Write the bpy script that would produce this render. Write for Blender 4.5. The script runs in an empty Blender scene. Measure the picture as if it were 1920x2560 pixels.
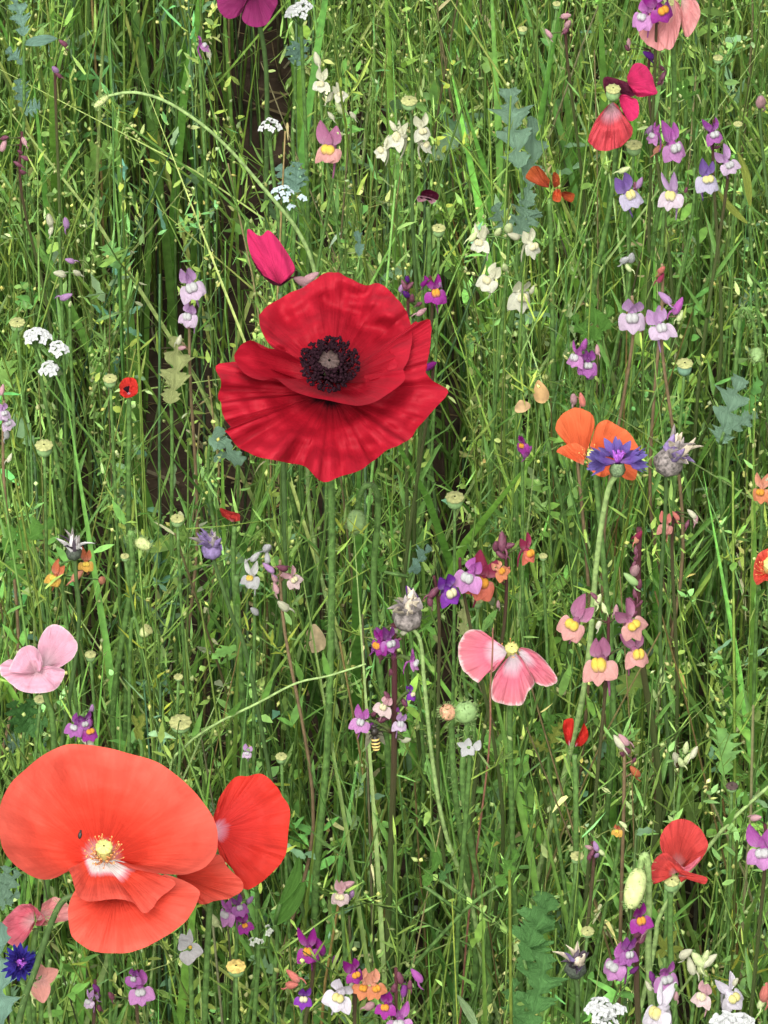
import bpy, math, random
import numpy as np
from mathutils import Vector, Matrix, noise
R = math.radians
random.seed(7); rng = np.random.default_rng(11)
scene = bpy.context.scene
COL = scene.collection

# ------------------------------------------------------------------ camera
CAM = Vector((0, 0, 1.6)); PITCH = R(37.0); TANX = 0.075
cam_data = bpy.data.cameras.new('camera'); cam = bpy.data.objects.new('camera', cam_data)
COL.objects.link(cam); cam.location = CAM; cam.rotation_euler = (R(90) - PITCH, 0, 0)
cam_data.sensor_fit = 'HORIZONTAL'; cam_data.sensor_width = 36; cam_data.lens = 18 / TANX
cam_data.clip_start = 0.05; cam_data.clip_end = 2000
scene.camera = cam

# ------------------------------------------------------------------ sky, sun, exposure
SUN_EL, SUN_AZ = R(50), R(195)      # soft overcast light from high up, a little behind the camera
world = bpy.data.worlds.new('World'); scene.world = world; world.use_nodes = True
wn = world.node_tree.nodes; wl = world.node_tree.links
bg = wn['Background']; sky = wn.new('ShaderNodeTexSky'); sky.sky_type = 'NISHITA'; sky.sun_disc = False
sky.sun_elevation = SUN_EL; sky.sun_rotation = SUN_AZ; sky.dust_density = 4.0; sky.ozone_density = 0.6
hs = wn.new('ShaderNodeHueSaturation'); hs.inputs['Saturation'].default_value = 0.08
wl.new(sky.outputs[0], hs.inputs['Color']); wl.new(hs.outputs[0], bg.inputs['Color'])
bg.inputs['Strength'].default_value = 0.15
sun_d = bpy.data.lights.new('sun', 'SUN'); sun_d.energy = 1.5; sun_d.angle = R(40); sun_d.color = (1, 0.96, 0.88)
sun = bpy.data.objects.new('sun', sun_d); COL.objects.link(sun)
sdir = Vector((math.sin(SUN_AZ) * math.cos(SUN_EL), math.cos(SUN_AZ) * math.cos(SUN_EL), math.sin(SUN_EL)))
sun.rotation_euler = sdir.to_track_quat('Z', 'Y').to_euler(); sun.location = sdir * 20
vs = scene.view_settings; vs.view_transform = 'Standard'; vs.look = 'None'; vs.gamma = 1; vs.use_curve_mapping = False
vs.exposure = 1.2
scene.cycles.max_bounces = 7; scene.cycles.diffuse_bounces = 4; scene.cycles.transmission_bounces = 4
scene.render.filter_size = 2.1

# ------------------------------------------------------------------ pixels to places (photo pixels, 1920 x 2560)
FWD = Vector((0, math.cos(PITCH), -math.sin(PITCH))); RGT = Vector((1, 0, 0)); UPV = Vector((0, math.sin(PITCH), math.cos(PITCH)))
def ray(px, py):
    return FWD + RGT * ((px - 960) / 960 * TANX) + UPV * (-(py - 1280) / 960 * TANX)
def at(px, py, z):
    d = ray(px, py); return CAM + d * ((z - CAM.z) / d.z)
def mpp(P):                                          # metres per photo pixel at a place
    return (P - CAM).dot(FWD) * TANX / 960
class Near:
    """places around a flower head: pixel offsets in the head's own depth, moved d metres towards the viewer"""
    def __init__(s, px, py, z):
        s.px, s.py, s.z = px, py, z; s.P = at(px, py, z); s.s = mpp(s.P); s.D = (s.P - CAM).dot(FWD)
    def p(s, px, py, d=0.0):
        return CAM + ray(px, py) * (s.D - d)
    def upright(s, px, py):                          # a place on a vertical stalk through the head
        return s.p(px, py, -0.75 * (py - s.py) * s.s)

# ------------------------------------------------------------------ materials
def newmat(name):
    m = bpy.data.materials.new(name); m.use_nodes = True
    nt = m.node_tree; nt.nodes.clear(); return m, nt.nodes, nt.links
def finish(n, l, color, rough, transl, bump=None, spec=0.25, tcol=None):
    out = n.new('ShaderNodeOutputMaterial'); b = n.new('ShaderNodeBsdfPrincipled')
    b.inputs['Roughness'].default_value = rough; b.inputs['Specular IOR Level'].default_value = spec
    l.new(color, b.inputs['Base Color'])
    if bump is not None: l.new(bump, b.inputs['Normal'])
    if transl > 0:
        t = n.new('ShaderNodeBsdfTranslucent'); mx = n.new('ShaderNodeMixShader'); mx.inputs[0].default_value = transl
        l.new(tcol or color, t.inputs['Color'])
        if bump is not None: l.new(bump, t.inputs['Normal'])
        l.new(b.outputs[0], mx.inputs[1]); l.new(t.outputs[0], mx.inputs[2]); l.new(mx.outputs[0], out.inputs[0])
    else:
        l.new(b.outputs[0], out.inputs[0])
MATS = {}
def plain(name, c, rough=0.55, transl=0.0, var=0.25, scale=300.0, spec=0.25):
    if name in MATS: return MATS[name]
    m, n, l = newmat(name)
    tc = n.new('ShaderNodeTexCoord'); nz = n.new('ShaderNodeTexNoise'); nz.inputs['Scale'].default_value = scale
    l.new(tc.outputs['Object'], nz.inputs['Vector'])
    r = n.new('ShaderNodeValToRGB'); r.color_ramp.elements[0].position = 0.3; r.color_ramp.elements[1].position = 0.72
    r.color_ramp.elements[0].color = (*[v * (1 - var) for v in c], 1); r.color_ramp.elements[1].color = (*[min(1, v * (1 + var)) for v in c], 1)
    l.new(nz.outputs[0], r.inputs[0])
    finish(n, l, r.outputs[0], rough, transl, spec=spec); MATS[name] = m; return m
def petal_mat(name, stops, transl=0.38, vein=0.35, rough=0.6, crinkle=0.6, edge=None):
    """stops: (t, colour) from claw to rim; veins run along the petal"""
    if name in MATS: return MATS[name]
    m, n, l = newmat(name)
    at_ = n.new('ShaderNodeAttribute'); at_.attribute_name = 't'; as_ = n.new('ShaderNodeAttribute'); as_.attribute_name = 's'
    vein = vein * .55; cx = n.new('ShaderNodeCombineXYZ'); l.new(as_.outputs['Fac'], cx.inputs[0]); l.new(at_.outputs['Fac'], cx.inputs[1])
    mp = n.new('ShaderNodeMapping'); mp.inputs['Scale'].default_value = (42, 1.6, 1); l.new(cx.outputs[0], mp.inputs[0])
    nz = n.new('ShaderNodeTexNoise'); nz.inputs['Scale'].default_value = 1.0; nz.inputs['Detail'].default_value = 5; l.new(mp.outputs[0], nz.inputs['Vector'])
    mp2 = n.new('ShaderNodeMapping'); mp2.inputs['Scale'].default_value = (6, 5, 1); l.new(cx.outputs[0], mp2.inputs[0])
    nz2 = n.new('ShaderNodeTexNoise'); nz2.inputs['Scale'].default_value = 1.0; nz2.inputs['Detail'].default_value = 3; l.new(mp2.outputs[0], nz2.inputs['Vector'])
    # ragged boundary between the claw blotch and the blade
    md = n.new('ShaderNodeMath'); md.operation = 'MULTIPLY_ADD'; md.inputs[1].default_value = 0.16; md.inputs[2].default_value = -0.08
    l.new(nz.outputs[0], md.inputs[0]); ad = n.new('ShaderNodeMath'); ad.operation = 'ADD'; l.new(md.outputs[0], ad.inputs[0]); l.new(at_.outputs['Fac'], ad.inputs[1])
    r = n.new('ShaderNodeValToRGB'); els = r.color_ramp.elements
    while len(els) < len(stops): els.new(0.5)
    for e, (t, c) in zip(els, stops): e.position = t; e.color = (*[v * 0.70 for v in c], 1)
    l.new(ad.outputs[0], r.inputs[0])
    r2 = n.new('ShaderNodeMapRange'); r2.inputs[1].default_value = 0.3; r2.inputs[2].default_value = 0.7
    r2.inputs[3].default_value = 1 - vein; r2.inputs[4].default_value = 1 + vein * 0.4; l.new(nz.outputs[0], r2.inputs[0])
    r3 = n.new('ShaderNodeMapRange'); r3.inputs[1].default_value = 0.3; r3.inputs[2].default_value = 0.7
    r3.inputs[3].default_value = 1 - vein * 0.45; r3.inputs[4].default_value = 1 + vein * 0.3; l.new(nz2.outputs[0], r3.inputs[0])
    mu = n.new('ShaderNodeMath'); mu.operation = 'MULTIPLY'; l.new(r2.outputs[0], mu.inputs[0]); l.new(r3.outputs[0], mu.inputs[1])
    vm = n.new('ShaderNodeVectorMath'); vm.operation = 'SCALE'; l.new(r.outputs[0], vm.inputs[0]); l.new(mu.outputs[0], vm.inputs['Scale'])
    bp = n.new('ShaderNodeBump'); bp.inputs['Strength'].default_value = crinkle; bp.inputs['Distance'].default_value = 0.0012
    g_ = n.new('ShaderNodeNewGeometry'); nz4 = n.new('ShaderNodeTexNoise'); nz4.inputs['Scale'].default_value = 130; nz4.inputs['Detail'].default_value = 3; l.new(g_.outputs['Position'], nz4.inputs['Vector'])
    ah = n.new('ShaderNodeMath'); ah.operation = 'MULTIPLY_ADD'; ah.inputs[1].default_value = 1.3; l.new(nz4.outputs[0], ah.inputs[0]); l.new(nz.outputs[0], ah.inputs[2])
    l.new(ah.outputs[0], bp.inputs['Height'])
    finish(n, l, vm.outputs[0], rough, transl, bp.outputs[0], spec=0.12); MATS[name] = m; return m
def veg_mat(name, transl=0.42, rough=0.55):
    m, n, l = newmat(name)
    a = n.new('ShaderNodeAttribute'); a.attribute_name = 'Col'
    g = n.new('ShaderNodeNewGeometry'); nz = n.new('ShaderNodeTexNoise'); nz.inputs['Scale'].default_value = 260
    l.new(g.outputs['Position'], nz.inputs['Vector'])
    mr = n.new('ShaderNodeMapRange'); mr.inputs[1].default_value = 0.3; mr.inputs[2].default_value = 0.7; mr.inputs[3].default_value = 0.72; mr.inputs[4].default_value = 1.25
    l.new(nz.outputs[0], mr.inputs[0])
    v = n.new('ShaderNodeVectorMath'); v.operation = 'SCALE'; l.new(a.outputs['Color'], v.inputs[0]); l.new(mr.outputs[0], v.inputs['Scale'])
    finish(n, l, v.outputs[0], rough, transl, spec=0.35); MATS[name] = m; return m

M_STEM = plain('stem_green', (0.085, 0.165, 0.04), 0.6, 0.1, 0.45, 420)
M_PALESTEM = plain('stem_pale_green', (0.22, 0.32, 0.11), 0.6, 0.1, 0.4, 420)
M_DARKSTEM = plain('stem_dark_green', (0.055, 0.10, 0.03), 0.5, 0.05)
M_PURPSTEM = petal_mat('stem_purple_to_green', [(0, (0.13, 0.04, 0.05)), (.14, (0.12, 0.045, 0.045)), (.30, (0.12, 0.16, 0.05)), (1, (0.11, 0.19, 0.05))], 0.05, .3)
M_BROWNSTEM = plain('stem_brown', (0.16, 0.11, 0.06), 0.6, 0.0)
M_LEAF = plain('leaf_green', (0.10, 0.22, 0.04), 0.5, 0.3)
M_VEG = veg_mat('meadow_leaf')

# ------------------------------------------------------------------ mesh helper
def catmull(pts, n, closed=False):
    P = [Vector(p) for p in pts]; m = len(P)
    if m == 2: return [P[0].lerp(P[1], i / n) for i in range(n + 1)]
    out = []
    for i in range(n + 1):
        x = i / n * (m - 1); k = min(int(x), m - 2); f = x - k
        p0 = P[max(k - 1, 0)]; p1 = P[k]; p2 = P[k + 1]; p3 = P[min(k + 2, m - 1)]
        out.append(0.5 * ((2 * p1) + (p2 - p0) * f + (2 * p0 - 5 * p1 + 4 * p2 - p3) * f * f + (3 * p1 - p0 - 3 * p2 + p3) * f ** 3))
    return out
class MB:
    def __init__(s): s.v = []; s.f = []; s.t = []; s.q = []
    def vert(s, p, t=0.5, q=0.5): s.v.append(tuple(p)); s.t.append(t); s.q.append(q); return len(s.v) - 1
    def grid(s, rows, closed=False, ts=None):
        b = len(s.v); nr = len(rows); nc = len(rows[0])
        for i, row in enumerate(rows):
            for j, p in enumerate(row): s.vert(p, i / (nr - 1) if ts is None else ts[i], j / max(1, nc - 1))
        for i in range(nr - 1):
            for j in range(nc if closed else nc - 1):
                a = b + i * nc + j; c = b + i * nc + (j + 1) % nc
                s.f.append((a, c, c + nc, a + nc))
        return s
    def tube(s, pts, radii, n=6, cap=True):
        pts = [Vector(p) for p in pts]; m = len(pts); rows = []; x = None
        for i, p in enumerate(pts):
            tg = (pts[min(i + 1, m - 1)] - pts[max(i - 1, 0)]).normalized()
            if x is None: x = tg.orthogonal().normalized()
            x = (x - tg * x.dot(tg)).normalized(); y = tg.cross(x)
            r = radii if isinstance(radii, (int, float)) else radii[i] if len(radii) == m else radii[0] + (radii[-1] - radii[0]) * i / (m - 1)
            rows.append([p + (x * math.cos(a) + y * math.sin(a)) * r for a in [2 * math.pi * k / n for k in range(n)]])
        b = len(s.v); s.grid(rows, True)
        if cap: s.f.append(tuple(b + k for k in range(n))[::-1]); s.f.append(tuple(b + (m - 1) * n + k for k in range(n)))
        return s
    def lathe(s, prof, n=12, M=None, rib=0.0, ribn=8):
        M = M or Matrix(); rows = []
        for r, z in prof:
            rows.append([M @ Vector((r * (1 + rib * math.cos(ribn * a)) * math.cos(a), r * (1 + rib * math.cos(ribn * a)) * math.sin(a), z)) for a in [2 * math.pi * k / n for k in range(n)]])
        return s.grid(rows, True)
    def ball(s, c, rx, ry, rz, n=10, m=7, M=None):
        M = M or Matrix(); rows = []
        for i in range(m + 1):
            ph = math.pi * i / m; rr = max(math.sin(ph), 0.02)
            rows.append([M @ (Vector(c) + Vector((rx * rr * math.cos(a), ry * rr * math.sin(a), -rz * math.cos(ph)))) for a in [2 * math.pi * k / n for k in range(n)]])
        return s.grid(rows, True)
    def lobe(s, P0, P1, side, nrm, w, cup=0.15, nu=6, nv=4, pw=0.55, bend=0.0, w0=0.25, base=0.0):
        """a petal-like lobe from P0 to P1"""
        P0 = Vector(P0); P1 = Vector(P1); side = Vector(side).normalized(); nrm = Vector(nrm).normalized(); L = (P1 - P0).length; rows = []
        for i in range(nu + 1):
            t = i / nu
            wd = w * (w0 * (1 - t) + math.sin(math.pi * min(1, t * 0.93 + 0.03) ** pw) ** 0.8) if 0 < t < 1 else w * (w0 if t == 0 else 0.12)
            c = P0.lerp(P1, t) + nrm * (bend * L * t * t)
            rows.append([c + side * (wd * 0.5 * u) + nrm * (cup * wd * (u * u - 0.4)) for u in [2 * k / nv - 1 for k in range(nv + 1)]])
        return s.grid(rows, ts=[base + (1 - base) * i / nu for i in range(nu + 1)])
    def mesh(s, name, mat=None, origin=None):
        me = bpy.data.meshes.new(name); o = Vector(origin) if origin is not None else None
        me.from_pydata([tuple(Vector(v) - o) for v in s.v] if o is not None else s.v, [], s.f)
        for nm, dat in (('t', s.t), ('s', s.q)):
            a = me.attributes.new(nm, 'FLOAT', 'POINT'); a.data.foreach_set('value', dat)
        me.polygons.foreach_set('use_smooth', [True] * len(me.polygons))
        me.materials.append(mat); me.update(); return me
def link(name, me, parent=None, mat=None):
    o = bpy.data.objects.new(name, me); COL.objects.link(o)
    if parent is not None: o.parent = parent
    if mat is not None:
        o.material_slots[0].link = 'OBJECT'; o.material_slots[0].material = mat
    return o
def thing(name, label, cat, loc, group=None):
    o = bpy.data.objects.new(name, None); COL.objects.link(o); o.location = loc; o.empty_display_size = 0.02
    o['label'] = label; o['category'] = cat
    if group: o['group'] = group
    return o
def part(name, mb, mat, root):                       # a part given in world places
    return link(name, mb.mesh(name, mat, root.location), root)
def place(name, me, root, P, rot, sc, mat=None, parent=None):
    o = link(name, me, parent or root, mat)
    L = Matrix.Translation(P - root.location) @ rot.to_4x4() @ Matrix.Scale(sc, 4)
    o.matrix_local = L; return o
def ground_z(x, y):
    return 0.012 * noise.noise(Vector((x * 7, y * 7, 0))) + 0.006 * noise.noise(Vector((x * 28, y * 28, 3)))
def stalk_points(nr, path, jitter=0.012):
    """pixel path down the stalk from the head, then straight to the soil"""
    pts = [nr.upright(*p) for p in path]; last = pts[-1]
    prev = pts[-2] if len(pts) > 1 else last
    dx = (last - prev); lean = Vector((0, 0, 0))
    if len(pts) > 1 and abs(dx.z) > 1e-4: lean = Vector((dx.x, dx.y, 0)) / abs(dx.z) * 0.5
    h = max(last.z, 0.02)
    k = 4
    for i in range(1, k + 1):
        f = i / k
        pts.append(Vector((last.x + lean.x * h * f + random.uniform(-jitter, jitter) * (f < 1), last.y + lean.y * h * f + random.uniform(-jitter, jitter) * (f < 1), last.z * (1 - f))))
    g = pts[-1]; g.z = ground_z(g.x, g.y) - 0.004
    return pts
def stalk_mesh(mb, pts, r0, r1, n=7, dens=6):
    c = catmull(pts, (len(pts) - 1) * dens); m = len(c)
    mb.tube(c, [r0 + (r1 - r0) * i / (m - 1) for i in range(m)], n); return c
def hairs(mb, curve, r, count, ln):
    for _ in range(count):
        k = random.randrange(len(curve) - 1); p = curve[k].lerp(curve[k + 1], random.random()); tg = (curve[k + 1] - curve[k]).normalized()
        a = random.uniform(0, 6.283); x = tg.orthogonal().normalized(); d = x * math.cos(a) + tg.cross(x) * math.sin(a)
        mb.tube([p + d * r * 0.8, p + d * (r + ln)], [0.00012, 0.00005], 3, False)

# ------------------------------------------------------------------ soil, one sheet to the horizon
def build_ground():
    def axis(c, half, fine, far):
        a = list(np.arange(c - half, c + half + 1e-6, fine)); step = fine; x = c + half; right = []
        while x < far: step *= 1.35; x += step; right.append(x)
        step = fine; x = c - half; left = []
        while x > -far: step *= 1.35; x -= step; left.append(x)
        return left[::-1] + a + right
    xs = axis(0, 0.5, 0.011, 600); ys = axis(2.2, 1.25, 0.011, 600)
    V = []; 
    for y in ys:
        for x in xs:
            z = ground_z(x, y)
            if abs(x) < 0.6 and 0.8 < y < 3.6:
                c = noise.noise(Vector((x * 70, y * 70, 9))); z += 0.0035 * c + 0.004 * max(0, noise.noise(Vector((x * 38, y * 38, 5))))
            V.append((x, y, z))
    nx = len(xs); F = [(j * nx + i, j * nx + i + 1, (j + 1) * nx + i + 1, (j + 1) * nx + i) for j in range(len(ys) - 1) for i in range(nx - 1)]
    me = bpy.data.meshes.new('ground'); me.from_pydata(V, [], F)
    m, n, l = newmat('soil')
    g = n.new('ShaderNodeNewGeometry'); nz = n.new('ShaderNodeTexNoise'); nz.inputs['Scale'].default_value = 55; nz.inputs['Detail'].default_value = 8
    l.new(g.outputs['Position'], nz.inputs['Vector']); r = n.new('ShaderNodeValToRGB')
    r.color_ramp.elements[0].position = 0.3; r.color_ramp.elements[0].color = (0.016, 0.011, 0.008, 1)
    r.color_ramp.elements[1].position = 0.75; r.color_ramp.elements[1].color = (0.085, 0.058, 0.040, 1); l.new(nz.outputs[0], r.inputs[0])
    bp = n.new('ShaderNodeBump'); bp.inputs['Strength'].default_value = 0.7; bp.inputs['Distance'].default_value = 0.004; l.new(nz.outputs[0], bp.inputs['Height'])
    finish(n, l, r.outputs[0], 0.95, 0, bp.outputs[0], 0.1); me.materials.append(m)
    o = link('ground', me); o['kind'] = 'structure'; o['label'] = 'dark brown crumbly soil under the flower meadow'; o['category'] = 'soil'
build_ground()

# ------------------------------------------------------------------ meadow growth nobody could count
# bare strips between the sown rows, running away from the viewer
GAPS = []
def gap(px0, px1, py_top, py_bot):
    am = at((px0 + px1) / 2, py_top, 0); bm = at((px0 + px1) / 2, py_bot, 0)
    GAPS.append(((am.x / am.y + bm.x / bm.y) / 2, (px1 - px0) / 960 * TANX / 2 / math.cos(PITCH), bm.y, am.y))
gap(582, 728, 40, 610); gap(762, 815, 1430, 1920); gap(200, 250, 1470, 1860); gap(1080, 1150, 1540, 1800); gap(360, 480, 1050, 1260); gap(1690, 1745, 2230, 2430); gap(555, 630, 1230, 1300)
def row_clear(verts):
    """False for blades that lean into a bare strip"""
    V = verts.reshape(-1, 3); bad = np.zeros(len(V), bool); az = V[:, 0] / np.maximum(V[:, 1], .1)
    for a, hw, y0, y1 in GAPS:
        w = hw * (0.80 + 0.25 * np.sin(V[:, 1] * 45) + .2 * np.sin(V[:, 1] * 17 + V[:, 2] * 30))
        bad |= (np.abs(az - a) < w) & (V[:, 1] > y0 - .5) & (V[:, 1] < y1) & (V[:, 2] > np.maximum(.012, (y0 - V[:, 1]) * .75))
    bad = bad.reshape(verts.shape[:2]).any(1); return ~(bad & (rng.random(len(bad)) < .93))
class Veg:
    def __init__(s): s.V = []; s.C = []; s.T = []; s.Q = []; s.n = 0
    def add(s, verts, faces, col):
        """verts (N,k,3), faces template, col (N,3)"""
        ok = row_clear(verts)
        if not ok.all(): verts, col = verts[ok], col[ok]
        N, k, _ = verts.shape; faces = np.asarray(faces)
        off = (s.n + np.arange(N) * k)[:, None, None]
        idx = (faces[None] + off).reshape(-1, faces.shape[1])
        (s.T if faces.shape[1] == 3 else s.Q).append(idx)
        s.V.append(verts.reshape(-1, 3)); s.C.append(np.repeat(col, k, 0)); s.n += N * k
    def strips(s, P0, D, side, bend, L, W, col, shape, fold=0.0, sweep=0.0):
        """ribbons: P0,D,side,bend (N,3); L,W (N,); shape = widths at the rungs (last may be 0)"""
        shape = np.atleast_2d(np.asarray(shape, float)); m = shape.shape[1]; t = np.linspace(0, 1, m)
        c = P0[:, None] + D[:, None] * (L[:, None] * t)[..., None] + bend[:, None] * (L[:, None] * t ** 2)[..., None]
        off = side[:, None] * (W[:, None] * shape * 0.5)[..., None]
        sw = D[:, None] * (W[:, None] * shape * 0.5 * sweep)[..., None]
        if fold:
            nr = np.cross(D, side); fo = nr[:, None] * (W[:, None] * shape * 0.5 * fold)[..., None]
            v = np.stack([c - off + fo + sw, c, c + off + fo + sw], 2).reshape(len(P0), m * 3, 3)
            f = [(i * 3 + j, i * 3 + j + 1, i * 3 + j + 4, i * 3 + j + 3) for i in range(m - 1) for j in (0, 1)]
        else:
            v = np.stack([c - off + sw, c + off + sw], 2).reshape(len(P0), m * 2, 3)
            f = [(i * 2, i * 2 + 1, i * 2 + 3, i * 2 + 2) for i in range(m - 1)]
        s.add(v, f, col); return c
    def tubes(s, path, rad, col, n=3):
        """path (N,K,3), rad (N,K): prisms for near-upright stalks"""
        N, K, _ = path.shape; a = np.arange(n) * 2 * np.pi / n + 0.5
        ring = np.stack([np.cos(a), np.sin(a), 0 * a], 1)
        v = (path[:, :, None] + ring[None, None] * rad[:, :, None, None]).reshape(N, K * n, 3)
        f = [(i * n + j, i * n + (j + 1) % n, (i + 1) * n + (j + 1) % n, (i + 1) * n + j) for i in range(K - 1) for j in range(n)]
        s.add(v, f, col)
    def seeds(s, P, D, L, W, col):
        """small faceted buds: axis D"""
        ref = np.where(np.abs(D[:, 2:3]) < 0.8, np.array([[0, 0, 1.0]]), np.array([[1.0, 0, 0]])); x = np.cross(D, ref); x /= np.linalg.norm(x, axis=1, keepdims=True) + 1e-9; y = np.cross(D, x)
        vs_ = [P - D * (L * .5)[:, None]] + [P + (x * np.cos(a) + y * np.sin(a)) * (W * .5)[:, None] for a in (0, 1.571, 3.1416, 4.712)] + [P + D * (L * .5)[:, None]]
        v = np.stack(vs_, 1); f3 = [(0, 1 + (i + 1) % 4, 1 + i) for i in range(4)] + [(5, 1 + i, 1 + (i + 1) % 4) for i in range(4)]
        s.add(v, f3, col)
    def build(s, name, mat, label, cat):
        V = np.concatenate(s.V).astype(np.float32); C = np.concatenate(s.C).astype(np.float32)
        T = np.concatenate(s.T) if s.T else np.zeros((0, 3), int); Q = np.concatenate(s.Q) if s.Q else np.zeros((0, 4), int)
        me = bpy.data.meshes.new(name); me.vertices.add(len(V)); me.vertices.foreach_set('co', V.ravel())
        loops = np.concatenate([T.ravel(), Q.ravel()]).astype(np.int32); me.loops.add(len(loops)); me.loops.foreach_set('vertex_index', loops)
        me.polygons.add(len(T) + len(Q)); st = np.concatenate([np.arange(len(T)) * 3, len(T) * 3 + np.arange(len(Q)) * 4]).astype(np.int32)
        me.polygons.foreach_set('loop_start', st); me.update(calc_edges=True)
        a = me.attributes.new('Col', 'FLOAT_COLOR', 'POINT'); a.data.foreach_set('color', np.concatenate([C, np.ones((len(C), 1), np.float32)], 1).ravel())
        me.materials.append(mat); me.polygons.foreach_set('use_smooth', np.ones(len(T) + len(Q), bool)); me.update()
        o = link(name, me); o['kind'] = 'stuff'; o['label'] = label; o['category'] = cat
        print('VEG', name, len(T) + 2 * len(Q)); return o
def unit(v): return v / (np.linalg.norm(v, axis=-1, keepdims=True) + 1e-9)
def rnd(n, a, b): return rng.uniform(a, b, n)
def dirs(n, el0, el1):
    az = rnd(n, 0, 2 * np.pi); el = rnd(n, el0, el1)
    return np.stack([np.cos(az) * np.cos(el), np.sin(az) * np.cos(el), np.sin(el)], 1)
def tint(n, base, spread=0.25, hue=0.12):
    base = np.asarray(base, float); k = np.exp(rng.normal(0, spread, (n, 1)))
    base = base * np.array([1.00, 1.04, 0.85]); h = rng.normal(0, hue, (n, 1)); return np.clip(base * k * np.concatenate([1 + h, np.ones((n, 1)), 1 - h], 1), 0.004, 0.9)
def spots(per_m2, wide=1.0):
    """core patch seen by the camera, then a thinner surround"""
    n = int(per_m2 * 0.84 * 2.5); core = np.stack([rnd(n, -0.42, 0.42), rnd(n, 0.95, 3.45)], 1)
    m = int(per_m2 * 0.22 * wide * 3.4 * 4.0); ring = np.stack([rnd(m, -1.7, 1.7), rnd(m, 0.7, 4.7)], 1)
    ring = ring[(np.abs(ring[:, 0]) > 0.42) | (ring[:, 1] < 0.95) | (ring[:, 1] > 3.45)]
    return np.concatenate([core, ring])
def hmap(P):                                         # uneven canopy
    return 0.97 + 0.08 * np.sin(P[:, 0] * 23 + 1.3) * np.sin(P[:, 1] * 11 + .4) + 0.06 * np.sin(P[:, 0] * 51 + P[:, 1] * 37)
def mix3(P, a, b, sx, ph):                           # slow drift of tone through the meadow
    w = 0.5 + 0.5 * np.sin(P[:, 0] * sx + ph) * np.sin(P[:, 1] * sx * .6 + ph * 2); return w[:, None]

def make_grass():
    g = Veg()
    def blades(per, wide, h0, h1, w0, w1, c, lean, bendm):
        P = spots(per, wide); n = len(P); H = (rng.beta(3.0, 1.5, n) * (h1 - h0) + h0) * hmap(P)
        az = rnd(n, 0, 2 * np.pi); hz = np.stack([np.cos(az), np.sin(az), 0 * az], 1)
        D = unit(hz * rnd(n, 0, lean)[:, None] + [0, 0, 1]); bend = hz * rnd(n, 0, bendm)[:, None] - np.array([0, 0, 1]) * rnd(n, 0, .12)[:, None]
        a2 = az + np.pi / 2 + rnd(n, -.9, .9); side = np.stack([np.cos(a2), np.sin(a2), 0 * a2], 1)
        col = tint(n, c, 0.30, 0.10); w = mix3(P, 0, 0, 9, 0.5); col = col * (1 - .35 * w) + tint(n, (0.23, 0.33, 0.09), .3, .1) * .35 * w
        g.strips(np.c_[P, np.zeros(n)], D, side, bend, H, rnd(n, w0, w1), col, (0.7, 1, .95, .75, .05), fold=0.35)
    blades(1700, .9, .10, .435, .0011, .0030, (0.165, 0.285, 0.058), .34, .45)
    blades(620, .6, .16, .44, .0028, .0052, (0.125, 0.285, 0.055), .2, .35)      # broader blades
    blades(380, .6, .10, .43, .0010, .0026, (0.31, 0.37, 0.14), .4, .6)         # yellowing blades
    # thin bare stalks, some browned
    for per, c in ((700, (0.19, 0.30, 0.085)), (260, (.21, .17, .09))):
        P = spots(per, 0.6); n = len(P); H = (rnd(n, .22, .44)) * hmap(P)
        t = np.linspace(0, 1, 8); hz = dirs(n, 0, .01) * rnd(n, .0, .22)[:, None]
        path = np.c_[P, np.zeros(n)][:, None] + (np.array([0, 0, 1.0])[None, None] + hz[:, None] * t[None, :, None]) * (H[:, None] * t)[..., None]
        wob = np.sin(t[None] * rnd(n, 3, 9)[:, None] + rnd(n, 0, 6)[:, None]) * rnd(n, .001, .006)[:, None] * t[None]; path[:, :, 0] += wob; path[:, :, 1] += wob[:, ::-1]
        g.tubes(path, rnd(n, .0004, .0011)[:, None] * (1 - .45 * t)[None], tint(n, c, .3, .12), 4)
    return g.build('grass', M_VEG, 'tangled upright green grass blades and thin stalks filling the meadow', 'grass')
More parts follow.
